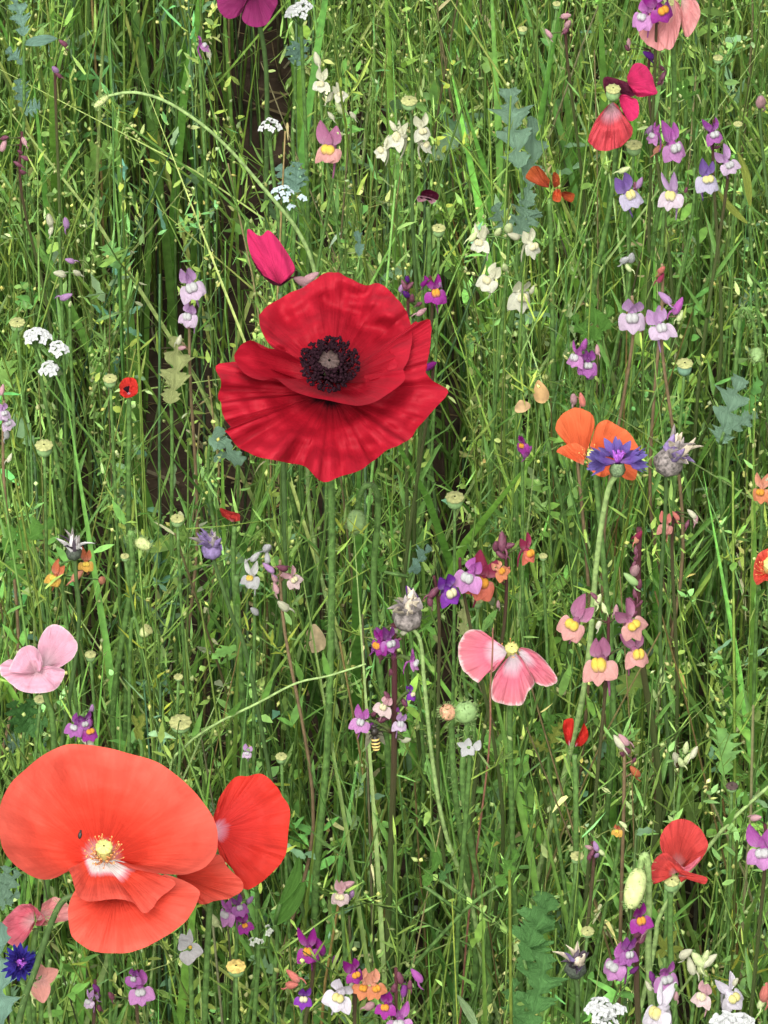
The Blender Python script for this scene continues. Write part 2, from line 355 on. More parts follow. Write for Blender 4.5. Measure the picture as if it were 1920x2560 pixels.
def leafy(g, per, hr, leaf_n, leafL, leafW, el, base, leafcol, shape, wide=.45, t0=.2, bendz=(-.3, .3), stemr=.0008, tipbud=None, branch=0, bl=(.02, .05), bleaf=6, fold=0.0):
    """upright stems with leaves; optional side branches carrying leaves and buds of their own"""
    P = spots(per, wide); n = len(P); H = rnd(n, *hr) * hmap(P)
    hz = dirs(n, 0, .01) * (rnd(n, .0, .28))[:, None]; B = np.c_[P, np.zeros(n)]; up = np.array([0, 0, 1.0]); pcol = tint(n, leafcol, .30, .14); scol = tint(n, base, .25, .10)
    def axes(B, Up, Hz, H, k, r, cols):              # stems: B + (Up + Hz t) H t
        t = np.linspace(0, 1, k); path = B[:, None] + (Up[:, None] + Hz[:, None] * t[None, :, None]) * (H[:, None] * t)[..., None]
        g.tubes(path, rnd(len(B), r * .8, r * 1.4)[:, None] * (1 - .5 * t)[None], cols, 3)
    def leaves(B, Up, Hz, H, m, ta, tb, sc, cols):
        n = len(B); tt = np.sort(rng.uniform(ta, tb, (n, m)), 1); LP = (B[:, None] + (Up[:, None] + Hz[:, None] * tt[..., None]) * (H[:, None] * tt)[..., None]).reshape(-1, 3)
        N = n * m; az = (np.arange(m)[None] * 2.4 + rnd(n, 0, 6.28)[:, None] + rng.normal(0, .4, (n, m))).ravel(); e = rnd(N, *el)
        D = np.stack([np.cos(az) * np.cos(e), np.sin(az) * np.cos(e), np.sin(e)], 1); side = np.stack([-np.sin(az), np.cos(az), 0 * az], 1)
        roll = rnd(N, -.8, .8); nn = np.cross(D, side); side = side * np.cos(roll)[:, None] + nn * np.sin(roll)[:, None]
        size = (1.15 - .5 * tt.ravel()) * sc; pc = np.repeat(cols, m, 0) * np.exp(rng.normal(0, .2, (N, 1)))
        bz = np.stack([0 * az, 0 * az, rnd(N, *bendz)], 1)
        g.strips(LP, D, side, bz, rnd(N, *leafL) * size, rnd(N, *leafW) * size, np.clip(pc, .004, .9), shape, fold=fold)
    def tips(B, Up, Hz, H, cols_n):
        n = len(B); b = tipbud['n']; tb = rng.uniform(.8, 1.0, (n, b)); TP = (B[:, None] + (Up[:, None] + Hz[:, None] * tb[..., None]) * (H[:, None] * tb)[..., None]).reshape(-1, 3)
        sel = rng.random(n * b) < tipbud['p']; TP = TP[sel] + rng.normal(0, .0025, (sel.sum(), 3)); q = len(TP)
        g.seeds(TP, dirs(q, .3, 1.4), rnd(q, *tipbud['L']), rnd(q, *tipbud['W']), tint(q, tipbud['c'], .25, .08))
    U = np.repeat(up[None], n, 0); axes(B, U, hz, H, 4, stemr, scol); leaves(B, U, hz, H, leaf_n, t0, 1, 1, pcol)
    if tipbud: tips(B, U, hz, H, 0)
    if branch:
        tt = rng.uniform(.45, .95, (n, branch)); BB = (B[:, None] + (U[:, None] + hz[:, None] * tt[..., None]) * (H[:, None] * tt)[..., None]).reshape(-1, 3); N = len(BB)
        U2 = dirs(N, .35, 1.1); H2 = rnd(N, *bl); c2 = np.repeat(pcol, branch, 0); hz2 = np.stack([rng.normal(0, .15, N), rng.normal(0, .15, N), rnd(N, -.2, .35)], 1)
        axes(BB, U2, hz2, H2, 3, stemr * .6, np.repeat(scol, branch, 0)); leaves(BB, U2, hz2, H2, bleaf, .2, 1, .8, c2)
        if tipbud: tips(BB, U2, hz2, H2, 0)
LEAF5 = (.3, 1, .75, .05)
def make_leafy():
    g = Veg()
    leafy(g, 900, (.27, .435), 24, (.008, .020), (.0011, .0024), (.4, 1.2), (.19, .30, .08), (.215, .345, .09), (.55, 1, .04), tipbud=dict(n=4, p=.3, L=(.002, .004), W=(.0012, .0022), c=(.42, .46, .20)), branch=2, bl=(.02, .06), bleaf=9)
    g.build('toadflax_foliage', M_VEG, 'fine needle-leaved green stems crowding between the flowers', 'foliage')
    g = Veg()
    leafy(g, 620, (.26, .43), 12, (.004, .011), (.0018, .0042), (.0, 1.1), (.20, .30, .09), (.255, .39, .11), LEAF5, wide=.33, t0=.35, stemr=.0006, tipbud=dict(n=3, p=.6, L=(.002, .004), W=(.0012, .0022), c=(.44, .48, .20)), branch=4, bl=(.015, .045), bleaf=5)
    leafy(g, 250, (.26, .43), 10, (.003, .009), (.0016, .0036), (-.2, 1.1), (.24, .29, .11), (.38, .44, .19), LEAF5, wide=.33, t0=.4, stemr=.0005, tipbud=dict(n=3, p=.7, L=(.002, .004), W=(.0012, .0024), c=(.52, .52, .28)), branch=4, bl=(.015, .04), bleaf=4)
    leafy(g, 360, (.22, .41), 14, (.008, .020), (.0028, .006), (.2, 1.1), (.18, .28, .08), (.175, .345, .075), (.35, 1, .8, .05), wide=.33, t0=.2, bendz=(-.5, .1), stemr=.0009, branch=2, bleaf=6)
    leafy(g, 160, (.24, .41), 13, (.010, .024), (.003, .006), (.2, 1.1), (.15, .25, .12), (.20, .33, .20), (.35, 1, .5, .9, .4, .05), wide=.33, t0=.3, bendz=(-.5, .1), stemr=.0009)
    g.build('herb_foliage', M_VEG, 'pale yellow-green small-leaved herbs with tiny buds threaded through the grass', 'foliage')
    g = Veg()    # withered litter and dry curls
    leafy(g, 240, (.10, .41), 10, (.006, .018), (.0010, .0036), (-.4, .9), (.26, .21, .13), (.46, .40, .25), (.5, 1, .7, .1), wide=.4, bendz=(-1.4, .5))
    P = spots(2600, .3); n = len(P); D = dirs(n, -.05, .25)
    P3 = np.c_[P, np.array([ground_z(a, b) for a, b in P]) + rnd(n, .001, .009)]
    g.strips(P3, D, unit(np.cross(D, dirs(n, .8, 1.5))), dirs(n, 0, .6) * .25, rnd(n, .01, .05), rnd(n, .0006, .002), tint(n, (.24, .19, .12), .4, .1), (.8, 1, .7, .3))
    g.build('withered_stems', M_VEG, 'straw-coloured withered curls and fallen stalks low among the green', 'litter')
def make_lobed():
    g = Veg()
    for nl in (3, 4, 5):
        P = spots(200, .4); n = len(P); H = rnd(n, .08, .32) * hmap(P)
        D = dirs(n, .45, 1.35); side = unit(np.cross(D, np.array([0, 0, 1.0]))); roll = rnd(n, -.6, .6); nn = np.cross(D, side)
        side = side * np.cos(roll)[:, None] + nn * np.sin(roll)[:, None]; nn = np.cross(D, side)
        L = rnd(n, .014, .036); P0 = np.c_[P, H]; bend = -np.array([0, 0, 1.0]) * rnd(n, .05, .6)[:, None] + side * rng.normal(0, .15, (n, 1))
        glau = rng.random(n) < .3; col = np.where(glau[:, None], tint(n, (.17, .28, .17), .2, .05), tint(n, (.15, .28, .07), .22, .10))
        stem = np.stack([np.c_[P, np.zeros(n)], np.c_[P, H * .6], P0], 1); g.tubes(stem, np.full((n, 3), .0008), col, 3)
        t = np.linspace(0, 1, nl * 4 + 2); shp = (.16 + .84 * np.abs(np.sin(np.pi * nl * np.clip(t, 0, 1))) ** .8) * np.sin(np.pi * (.10 + .88 * t)) ** .7; shp[0] = .1; shp[-1] = .03; shp = shp[None] * rng.uniform(.55, 1.25, (n, len(shp)))
        g.strips(P0, D, side, bend, L, L * rnd(n, .35, .65), col, shp, fold=.25, sweep=.5)
    g.build('lobed_foliage', M_VEG, 'jagged lobed green and blue-green leaves scattered under the flowers', 'foliage')
make_grass(); make_leafy(); make_lobed()

# ------------------------------------------------------------------ poppies
NV = -FWD                                            # towards the viewer's side of the meadow
def tf(ox, oy, k): return lambda p: (ox + p[0] * k, oy + p[1] * k)
def axis_frame(ax):
    return Vector(ax).normalized().to_track_quat('Z', 'Y').to_matrix()
AX_TILT = (Vector((0, 0, 1)) * 0.75 + NV * 0.7).normalized()
def petal_mesh(nr, T, base, pts, d0=0.0, k=0.6, bulge=-0.004, ruf=0.0015, freq=5, db=0.0, seed=0, ns=64, nt=20, jag=0.012, power=1.0, dent=0.0):
    s = nr.s; b2 = T(base); B = nr.p(b2[0], b2[1], (b2[1] - nr.py) * s * k + db)
    E = [nr.p(*T(p[:2]), (T(p[:2])[1] - nr.py) * s * k + d0 + (p[2] if len(p) > 2 else 0)) for p in pts]
    C = catmull(E, ns); rr = random.Random(seed); ph = [rr.uniform(0, 6.28) for _ in range(6)]; L = max((c - B).length for c in C)
    rows = []
    for i in range(nt + 1):
        t = 0.03 + 0.97 * i / nt; row = []
        for j, e in enumerate(C):
            u = j / ns; v = e - B; edge_n = noise.noise(Vector((u * 26, seed * 3.7, 0))) * jag + noise.noise(Vector((u * 9, seed * 1.3, 4))) * jag
            rad = t ** power * (1 + edge_n * t ** 4)
            wob = math.sin(freq * u * 6.283 + ph[0]) + 0.55 * math.sin(freq * 2.3 * u * 6.283 + ph[1]) + 0.3 * math.sin(freq * 4.1 * u * 6.283 + ph[2] + 3 * t)
            off = bulge * math.sin(math.pi * min(1, t * 0.97)) ** 1.2 + ruf * t ** 2.2 * wob
            off += (0.0011 * noise.noise(Vector((u * 7 + seed, t * 4, seed))) + dent * noise.noise((B + v * rad) * 62 + Vector((seed, 0, 0))) + dent * .45 * noise.noise((B + v * rad) * 150 + Vector((0, seed, 0)))) * min(1, t * 1.6)
            row.append(B + v * rad + NV * off)
        rows.append(row)
    return MB().grid(rows)
def capsule_profile(r, h):                           # urn-shaped seed head without its cap
    return [(0.22 * r, 0), (0.55 * r, 0.08 * h), (0.9 * r, 0.3 * h), (1.0 * r, 0.55 * h), (0.92 * r, 0.8 * h), (0.8 * r, 0.95 * h), (0.6 * r, 0.97 * h)]
M_CAPS = plain('capsule_green', (0.17, 0.28, 0.11), 0.5, 0.0, 0.2, 400)
M_CAPY = plain('capsule_yellow_green', (0.40, 0.38, 0.12), 0.5, 0.0, 0.2, 400)
M_DISC = plain('capsule_cap_straw', (0.25, 0.26, 0.10), 0.6, 0.0, 0.3, 700)
M_DISCG = plain('capsule_cap_grey', (0.055, 0.034, 0.030), 0.7, 0.0, 0.5, 900)
M_ANTH_DARK = plain('anther_dark', (0.014, 0.005, 0.008), 0.8, 0, 0.5, 900, 0.04)
M_ANTH_CREAM = plain('anther_cream', (0.72, 0.30, 0.10), 0.6, 0.2, 0.3, 900)
def disc_mesh(mb, r, h, Mx, rays=9):
    rows = []; n = rays * 4
    for rr, z in ((1.0, 0), (1.08, 0.25), (1.02, 0.5), (0.55, 0.75), (0.12, 0.9)):
        rows.append([Mx @ Vector((r * rr * (1 + (0.05 * math.cos(rays * a) if rr > .5 else 0)) * math.cos(a), r * rr * (1 + (0.05 * math.cos(rays * a) if rr > .5 else 0)) * math.sin(a), h * (z + (0.22 * max(0, math.cos(rays * a)) if 0.4 < rr < 1.05 else 0)))) for a in [2 * math.pi * q / n for q in range(n)]])
    mb.grid(rows, True)
def stamens(root, P, ax, n, r_in, r_out, h, mat, anther=0.0007, lean=0.5):
    F = axis_frame(ax); mb = MB()
    for i in range(n):
        a = random.uniform(0, 6.283); q = random.random(); rr = r_in + (r_out - r_in) * q; z = h * (1.05 - lean * q) * random.uniform(.8, 1.1)
        p0 = P + F @ Vector((r_in * .6 * math.cos(a), r_in * .6 * math.sin(a), 0)); p1 = P + F @ Vector((rr * math.cos(a), rr * math.sin(a), z))
        pm = p0.lerp(p1, .5) + F @ Vector((0.15 * rr * math.cos(a), .15 * rr * math.sin(a), 0.0))
        mb.tube([p0, pm, p1], [0.00014, 0.00012, 0.0001], 3, False)
        d = Vector((random.uniform(-1, 1), random.uniform(-1, 1), random.uniform(-1, 1))).normalized()
        mb.tube([p1 - d * anther, p1, p1 + d * anther], [anther * .3, anther * .75, anther * .3], 5)
    o = part('stamens', mb, mat, root); o['kind'] = 'stuff'; return o
def poppy(label, c, z, T, petals, centre=None, stem=None, stem_mat=None, r=(0.0010, 0.0013), name='poppy', ax=None, hair=0, cat='poppy', group=None):
    cx, cy = T(c); nr = Near(cx, cy, z); path = [(cx, cy)] + [T(p) for p in (stem or [])]
    ax = ax or AX_TILT
    P = nr.P; base = P - ax * 0.006
    pts = stalk_points(nr, path); pts[0] = base; root = thing(name, label, cat, pts[-1].copy(), group)
    mb = MB(); cv = stalk_mesh(mb, pts, *r); part('stem', mb, stem_mat or M_STEM, root)
    if hair:
        hm = MB(); hairs(hm, cv, r[0], hair, 0.0022); h = part('stem_hair', hm, M_PALESTEM, root); h['kind'] = 'stuff'
    for i, pt in enumerate(petals):
        pt = dict(pt); mat = pt.pop('mat'); lab = pt.pop('label', None); mesh = petal_mesh(nr, T, seed=pt.pop('seed', i + int(cx) % 17), **pt)
        o = part('petal', mesh, mat, root)
        if lab: o['label'] = lab
    if centre:
        F = axis_frame(ax); kind, rc = centre[0], centre[1]; off = centre[2] if len(centre) > 2 else 0.0
        Q = base + ax * off
        M4 = Matrix.Translation(Q) @ F.to_4x4()
        if kind == 'dark':
            mb = MB().lathe(capsule_profile(rc, rc * 2.2), 14, M4); part('seed_head', mb, M_CAPS, root)
            mb = MB(); disc_mesh(mb, rc * 1.05, rc * .55, M4 @ Matrix.Translation((0, 0, rc * 2.1))); part('stigma_cap', mb, M_DISCG, root)
            stamens(root, Q, ax, 420, rc * 1.0, rc * 2.75, rc * 2.7, M_ANTH_DARK, 0.00085, .35)
        elif kind == 'cream':
            mb = MB().lathe(capsule_profile(rc, rc * 2.6), 14, M4); part('seed_head', mb, M_CAPY, root)
            mb = MB(); disc_mesh(mb, rc * 1.0, rc * .6, M4 @ Matrix.Translation((0, 0, rc * 2.5))); part('stigma_cap', mb, M_CAPY, root)
            stamens(root, Q, ax, centre[3] if len(centre) > 3 else 90, rc * 1.0, rc * 2.6, rc * 2.2, M_ANTH_CREAM, 0.00036, .3)
        elif kind == 'bare':
            mb = MB().lathe(capsule_profile(rc, rc * 1.9), 14, M4); part('seed_head', mb, M_CAPS, root)
            mb = MB(); disc_mesh(mb, rc * .95, rc * .35, M4 @ Matrix.Translation((0, 0, rc * 1.85))); part('stigma_cap', mb, M_DISC, root)
    return root, nr
RED = petal_mat('petal_crimson', [(0.0, (0.012, 0.003, 0.006)), (0.12, (0.02, 0.003, 0.006)), (0.2, (0.24, 0.004, 0.012)), (0.4, (0.40, 0.006, 0.019)), (1.0, (0.50, 0.013, 0.032))], 0.28, .26)
ORANGE = petal_mat('petal_orange_red', [(0.0, (0.86, 0.80, 0.66)), (0.04, (0.86, 0.70, 0.66)), (0.10, (0.80, 0.30, 0.30)), (0.17, (0.88, 0.055, 0.030)), (.5, (0.90, 0.080, 0.045)), (1.0, (0.92, 0.145, 0.10))], 0.40, .26)  # deeper inside, paler at the rim: the bowl's shading is painted into the ramp
ORLIP = petal_mat('petal_orange_white_throat', [(0.0, (0.86, 0.84, 0.72)), (0.36, (0.86, 0.78, 0.76)), (0.43, (0.84, 0.30, 0.34)), (0.50, (0.80, 0.068, 0.035)), (1.0, (0.80, 0.12, 0.082))], 0.36, .45)
TANGPLAIN = petal_mat('petal_orange_red_plain', [(0.0, (0.70, 0.05, 0.03)), (.6, (.90, .085, .05)), (1.0, (0.92, 0.14, 0.095))], 0.40, .26)
SCARLET = petal_mat('petal_scarlet', [(0.0, (0.9, 0.55, 0.62)), (0.09, (0.85, 0.3, 0.4)), (0.2, (0.70, 0.035, 0.03)), (1.0, (0.68, 0.04, 0.025))], 0.30, .28)
TANGER = petal_mat('petal_tangerine', [(0.0, (0.85, 0.35, 0.2)), (0.3, (0.85, 0.13, 0.045)), (1.0, (0.88, 0.19, 0.07))], 0.40, .14)
PINK = petal_mat('petal_pink_veined', [(0.0, (0.86, 0.78, 0.80)), (0.28, (0.82, 0.58, 0.66)), (0.5, (0.75, 0.17, 0.25)), (0.93, (0.76, 0.22, 0.27)), (1.0, (0.85, 0.62, 0.60))], 0.30, .30)
PALEPINK = petal_mat('petal_pale_pink', [(0.0, (0.85, 0.55, 0.62)), (0.5, (0.82, 0.40, 0.52)), (0.95, (0.82, 0.42, 0.54)), (1.0, (0.87, 0.62, 0.66))], 0.32, .12)
MAGENTA = petal_mat('petal_magenta', [(0.0, (0.30, 0.01, 0.05)), (0.35, (0.62, 0.025, 0.12)), (1.0, (0.66, 0.03, 0.14))], 0.3, .22)
MAROON = petal_mat('petal_maroon', [(0.0, (0.03, 0.004, 0.012)), (1.0, (0.10, 0.008, 0.03))], 0.2, .3)
CORAL = petal_mat('petal_crumpled_coral', [(0.0, (0.86, 0.62, 0.64)), (0.3, (0.8, 0.35, 0.42)), (0.5, (0.72, 0.08, 0.10)), (1.0, (0.70, 0.08, 0.10))], 0.3, .55, crinkle=1.0)
SALMON = petal_mat('petal_salmon_pink', [(0.0, (0.85, 0.55, 0.5)), (0.5, (0.82, 0.30, 0.30)), (1.0, (0.82, 0.36, 0.35))], 0.35, .25)
ROSE = petal_mat('petal_rose', [(0.0, (0.85, 0.5, 0.5)), (0.5, (0.75, 0.14, 0.20)), (1.0, (0.78, 0.22, 0.28))], 0.35, .3)
PLUM = petal_mat('petal_plum', [(0.0, (0.05, 0.005, 0.03)), (0.4, (0.16, 0.012, 0.07)), (1.0, (0.24, 0.02, 0.11))], 0.25, .25)
RUST = petal_mat('petal_rust', [(0.0, (0.3, 0.04, 0.02)), (1.0, (0.45, 0.10, 0.03))], 0.2, .4)
CHERRY = petal_mat('petal_dusty_red', [(0.0, (0.7, 0.3, 0.3)), (0.3, (0.55, 0.05, 0.04)), (1.0, (0.56, 0.055, 0.05))], 0.25, .4)

T1 = tf(500, 640, .3978)
poppy('large crimson poppy with frilled petals and a black centre', (815, 740), 0.50, T1, [
    dict(mat=RED, base=(830, 800), d0=-.012, k=.9, ruf=.0016, freq=3, bulge=-.004, pts=[(1230, 720), (1330, 440), (1380, 415), (1445, 405), (1452, 500), (1442, 600), (1425, 700), (1400, 780)]),
    dict(mat=RED, base=(825, 850), d0=-.006, k=.72, ruf=.0052, freq=9, bulge=.002, db=-.016, jag=.035, dent=.010, ns=96, nt=28, pts=[(300, 660), (120, 685), (135, 790), (105, 880), (130, 930), (150, 1020), (185, 1075), (160, 1112), (240, 1210), (380, 1262), (560, 1308), (650, 1335), (760, 1412), (880, 1402), (1000, 1362), (1085, 1300), (1170, 1212), (1280, 1182), (1355, 1100), (1440, 995), (1545, 850), (1445, 775), (1410, 690)]),
    dict(mat=RED, base=(825, 770), d0=-.006, k=1.15, ruf=.0022, freq=4, bulge=-.011, db=-.004, dent=.012, jag=.02, ns=96, nt=28, pts=[(455, 575), (400, 505), (372, 400), (400, 335), (540, 240), (690, 165), (790, 108), (870, 110), (960, 152), (1040, 182), (1130, 173), (1215, 240), (1282, 320), (1322, 400), (1335, 520), (1310, 640), (1275, 730)]),
    dict(mat=RED, base=(825, 765), d0=.012, k=.75, ruf=.0012, freq=5, bulge=-.011, db=-.004, dent=.006, pts=[(520, 590), (440, 580), (390, 580), (330, 532), (250, 570), (212, 640), (280, 740), (390, 782), (470, 768), (560, 835), (640, 868), (720, 890), (800, 905), (900, 928), (1000, 943), (1100, 915), (1190, 857), (1285, 785), (1280, 715)]),
], ('dark', .0040, .0085), [(825, 1400), (828, 2100), (800, 3100)], hair=220, r=(.0013, .0017), ax=(Vector((0, 0, 1)) * .55 + NV * .8).normalized())
T2 = tf(0, 1820, .4581)
poppy('scarlet poppy tucked behind the big orange-red one, one petal creased', (1170, 640), 0.475, T2, [
    dict(mat=SCARLET, base=(1165, 560), d0=-.014, k=.5, ruf=.0012, freq=6, bulge=.003, db=-.018, dent=.004, pts=[(1165, 480), (1180, 440), (1200, 375), (1280, 270), (1360, 262), (1425, 248), (1500, 310), (1542, 370), (1582, 450), (1572, 580), (1562, 680), (1520, 755), (1420, 850), (1330, 880), (1290, 800), (1200, 700)]),
    dict(mat=TANGPLAIN, base=(960, 800), d0=-.004, k=.5, ruf=.0012, freq=3, bulge=.002, db=-.008, pts=[(1060, 740), (1190, 690), (1245, 760), (1325, 840), (1312, 900), (1250, 930), (1170, 945), (1100, 965), (1060, 930), (1000, 880)]),
], None, [(1150, 900), (1120, 1500)], stem_mat=M_STEM)
poppy('big orange-red poppy with a yellow centre and white throat', (575, 728), 0.50, T2, [
    dict(mat=TANGPLAIN, base=(640, 880), d0=-.002, k=.7, ruf=.0014, freq=3.5, bulge=.005, db=-.006, dent=.003, pts=[(430, 860), (410, 890), (375, 960), (373, 1060), (400, 1140), (470, 1200), (560, 1230), (650, 1232), (760, 1210), (880, 1150), (1000, 1070), (1070, 970), (1088, 890), (1010, 835), (900, 800)]),
    dict(mat=ORANGE, base=(545, 725), d0=-.002, k=.85, ruf=.0012, freq=2.6, bulge=-.014, db=-.006, jag=.006, dent=.004, ns=110, nt=30, pts=[(385, 765), (300, 820), (200, 827), (100, 772), (30, 692), (-2, 600), (-2, 440), (40, 330), (120, 240), (230, 150), (350, 95), (460, 90), (600, 110), (730, 145), (850, 185), (960, 250), (1050, 330), (1120, 420), (1165, 500), (1188, 590), (1180, 680), (1120, 760), (1020, 802), (940, 803), (860, 797), (690, 765)]),
    dict(mat=ORLIP, base=(535, 690), dent=.002, d0=.007, k=.75, ruf=.0010, freq=3, bulge=-.003, db=.002, pts=[(372, 770), (400, 850), (430, 920), (500, 946), (620, 936), (720, 950), (780, 1008), (830, 985), (870, 930), (960, 850), (880, 800), (700, 765)]),
], ('cream', .0026, .0085, 60), [(470, 900), (330, 960), (200, 1300), (80, 1700)], stem_mat=M_DARKSTEM, hair=120, ax=(Vector((0, 0, 1)) * .8 + NV * .5).normalized())
T3 = tf(1340, 980, .2411)
poppy('tangerine poppy with a cornflower standing before it', (590, 700), 0.44, T3, [
    dict(mat=TANGER, base=(690, 700), d0=.002, k=.6, ruf=.001, freq=2, bulge=.002, pts=[(520, 760), (610, 850), (700, 882), (780, 850), (870, 865), (930, 905), (1020, 912), (1045, 850), (1040, 760), (900, 690)]),
    dict(mat=TANGER, base=(500, 730), d0=-.003, k=.9, ruf=.001, freq=2, bulge=-.003, pts=[(330, 560), (230, 440), (203, 370), (240, 270), (320, 200), (420, 163), (520, 190), (585, 240), (610, 320), (590, 420), (540, 520)]),
    dict(mat=TANGER, base=(495, 760), d0=.001, k=.7, ruf=.0008, freq=2, bulge=-.001, pts=[(430, 700), (300, 590), (213, 625), (235, 585), (320, 545), (430, 535), (515, 600)]),
    dict(mat=TANGER, base=(620, 690), d0=-.003, k=.9, ruf=.001, freq=2, bulge=-.003, pts=[(560, 560), (600, 420), (640, 330), (720, 290), (780, 310), (850, 350), (930, 390), (990, 450), (1040, 540), (1087, 620), (1060, 670), (950, 700)]),
], ('cream', .0022, .004, 25), [(640, 1100)])
T4 = tf(1100, 1520, .3376)
poppy('pink veined poppy with three hanging petals and pale rims', (530, 320), 0.42, T4, [
    dict(mat=PINK, base=(505, 310), d0=-.001, k=.5, ruf=.0010, freq=4, bulge=.003, jag=.02, pts=[(470, 290), (390, 250), (330, 180), (270, 158), (200, 170), (150, 240), (133, 320), (150, 420), (200, 490), (285, 552), (300, 490), (380, 480), (450, 420)]),
    dict(mat=PINK, base=(570, 310), d0=-.001, k=.5, ruf=.0010, freq=3, bulge=.002, jag=.02, pts=[(600, 290), (680, 310), (770, 380), (862, 510), (852, 560), (800, 582), (720, 560), (680, 530), (620, 420)]),
    dict(mat=PINK, base=(540, 325), d0=.002, k=.5, ruf=.0012, freq=5, bulge=.004, jag=.02, pts=[(480, 390), (420, 470), (385, 560), (385, 670), (450, 710), (540, 719), (620, 706), (650, 620), (700, 560), (650, 440), (600, 360)]),
], ('cream', .0023, .002, 16), [(520, 1000)], ax=(Vector((0, 0, 1)) * .9 + NV * .4).normalized())
T6 = tf(1440, 130, .2532)
poppy('magenta and coral poppy with a crumpled hanging petal and bare seed head', (365, 420), 0.45, T6, [
    dict(mat=MAGENTA, base=(510, 310), d0=-.006, k=.8, ruf=.0006, freq=2, bulge=.002, pts=[(500, 250), (560, 130), (630, 108), (700, 150), (750, 230), (780, 340), (802, 412), (700, 437), (600, 437), (550, 370)]),
    dict(mat=MAROON, base=(380, 360), d0=-.004, k=.8, ruf=.0008, freq=2, bulge=-.002, pts=[(290, 420), (265, 290), (300, 240), (380, 260), (480, 290), (560, 340), (592, 400), (560, 440), (480, 440)]),
    dict(mat=MAGENTA, base=(420, 430), d0=.001, k=.5, ruf=.0006, freq=2, bulge=.001, pts=[(430, 425), (490, 420), (560, 455), (602, 470), (622, 560), (610, 640), (540, 682), (490, 640), (440, 540)]),
    dict(mat=CORAL, base=(345, 500), d0=.002, k=.5, ruf=.0012, freq=9, bulge=.004, dent=.006, jag=.02, ns=90, nt=28, pts=[(300, 560), (240, 610), (170, 720), (118, 870), (150, 920), (230, 980), (310, 977), (400, 950), (500, 890), (552, 810), (552, 730), (480, 650), (430, 560), (390, 510)]),
], ('bare', .0031, .003), [(370, 1300)], ax=Vector((0, -.15, 1)).normalized())
T7 = tf(1480, 2000, .2652)
poppy('small faded red poppy cupped over a green seed head', (750, 780), 0.44, T7, [
    dict(mat=CHERRY, base=(800, 650), d0=-.008, k=.8, ruf=.0007, freq=3, bulge=-.005, pts=[(670, 520), (640, 390), (670, 290), (740, 210), (820, 178), (900, 190), (990, 240), (1040, 300), (1097, 410), (1080, 480), (1030, 560), (960, 640)]),
    dict(mat=CHERRY, base=(790, 690), d0=.001, k=.6, ruf=.0006, freq=3, bulge=.003, pts=[(870, 660), (800, 580), (700, 498), (620, 530), (560, 620), (553, 720), (580, 792), (640, 772), (690, 740)]),
    dict(mat=ROSE, base=(800, 680), d0=.001, k=.6, ruf=.0003, freq=2, bulge=.001, pts=[(760, 560), (800, 590), (870, 635), (930, 625), (1015, 535), (1020, 560), (940, 660), (870, 690)]),
    dict(mat=CHERRY, base=(810, 710), d0=.002, k=.6, ruf=.0006, freq=2, bulge=.002, pts=[(840, 655), (950, 690), (1080, 730), (1072, 790), (1000, 780), (920, 742), (840, 778)]),
], ('bare', .0027, .002), [(740, 1400)], ax=Vector((0, -.2, 1)).normalized())
T8 = tf(0, 1280, .2712)
poppy('pale pink poppy with three satin petals beside yellow toadflax', (340, 1450), 0.44, T8, [
    dict(mat=PALEPINK, base=(400, 1430), d0=-.006, k=.8, ruf=.0006, freq=2, bulge=-.002, pts=[(360, 1340), (348, 1230), (390, 1120), (450, 1050), (530, 1038), (620, 1090), (680, 1160), (717, 1230), (685, 1330), (620, 1390), (530, 1442), (460, 1445)]),
    dict(mat=PALEPINK, base=(340, 1450), d0=.000, k=.5, ruf=.0008, freq=5, bulge=.002, jag=.02, pts=[(200, 1400), (90, 1360), (0, 1420), (8, 1500), (80, 1560), (200, 1652), (360, 1670), (500, 1642), (570, 1560), (603, 1470), (540, 1435), (440, 1410)]),
    dict(mat=PALEPINK, base=(330, 1470), d0=.004, k=.6, ruf=.0004, freq=2, bulge=.004, pts=[(250, 1492), (88, 1480), (120, 1370), (190, 1260), (280, 1228), (350, 1270), (395, 1380), (385, 1465)]),
], None, [(420, 1700), (500, 2200)])
poppy('rose poppy half under the big orange-red one', (190, 1060), 0.43, T2, [
    dict(mat=ROSE, base=(190, 1050), d0=.0, k=.6, ruf=.001, freq=3, pts=[(170, 960), (110, 965), (55, 1010), (3, 1080), (20, 1150), (90, 1197), (150, 1140), (185, 1080)]),
    dict(mat=SALMON, base=(205, 1050), d0=-.002, k=.6, ruf=.0008, freq=3, pts=[(230, 960), (300, 923), (372, 960), (380, 1040), (310, 1062), (230, 1082)]),
    dict(mat=ROSE, base=(200, 1050), d0=.001, k=.6, ruf=.0008, freq=3, pts=[(165, 960), (205, 990), (245, 1040), (220, 1080), (190, 1075)]),
], None, [(180, 1400)])
T0 = tf(0, 0, 1 / 1.728)
poppy('plum-coloured poppy above the bare strip of soil', (1085, -40), 0.43, T0, [
    dict(mat=PLUM, base=(1080, -40), d0=0, k=.6, ruf=.0006, freq=2, bulge=.002, pts=[(1000, -80), (950, -30), (938, 20), (960, 66), (1000, 82), (1040, 58), (1072, 0)]),
    dict(mat=PLUM, base=(1095, -45), d0=.002, k=.6, ruf=.0006, freq=2, bulge=.003, pts=[(1065, 20), (1045, 80), (1090, 116), (1150, 106), (1182, 50), (1198, 0), (1150, -50)]),
    dict(mat=PLUM, base=(1090, -45), d0=-.008, k=.8, ruf=.0006, freq=2, bulge=-.002, pts=[(1000, -60), (980, -150), (1090, -190), (1190, -140), (1190, -50)]),
], None, [(1150, 300)], stem_mat=M_DARKSTEM)
T20 = tf(960, 0, 1 / 1.728)
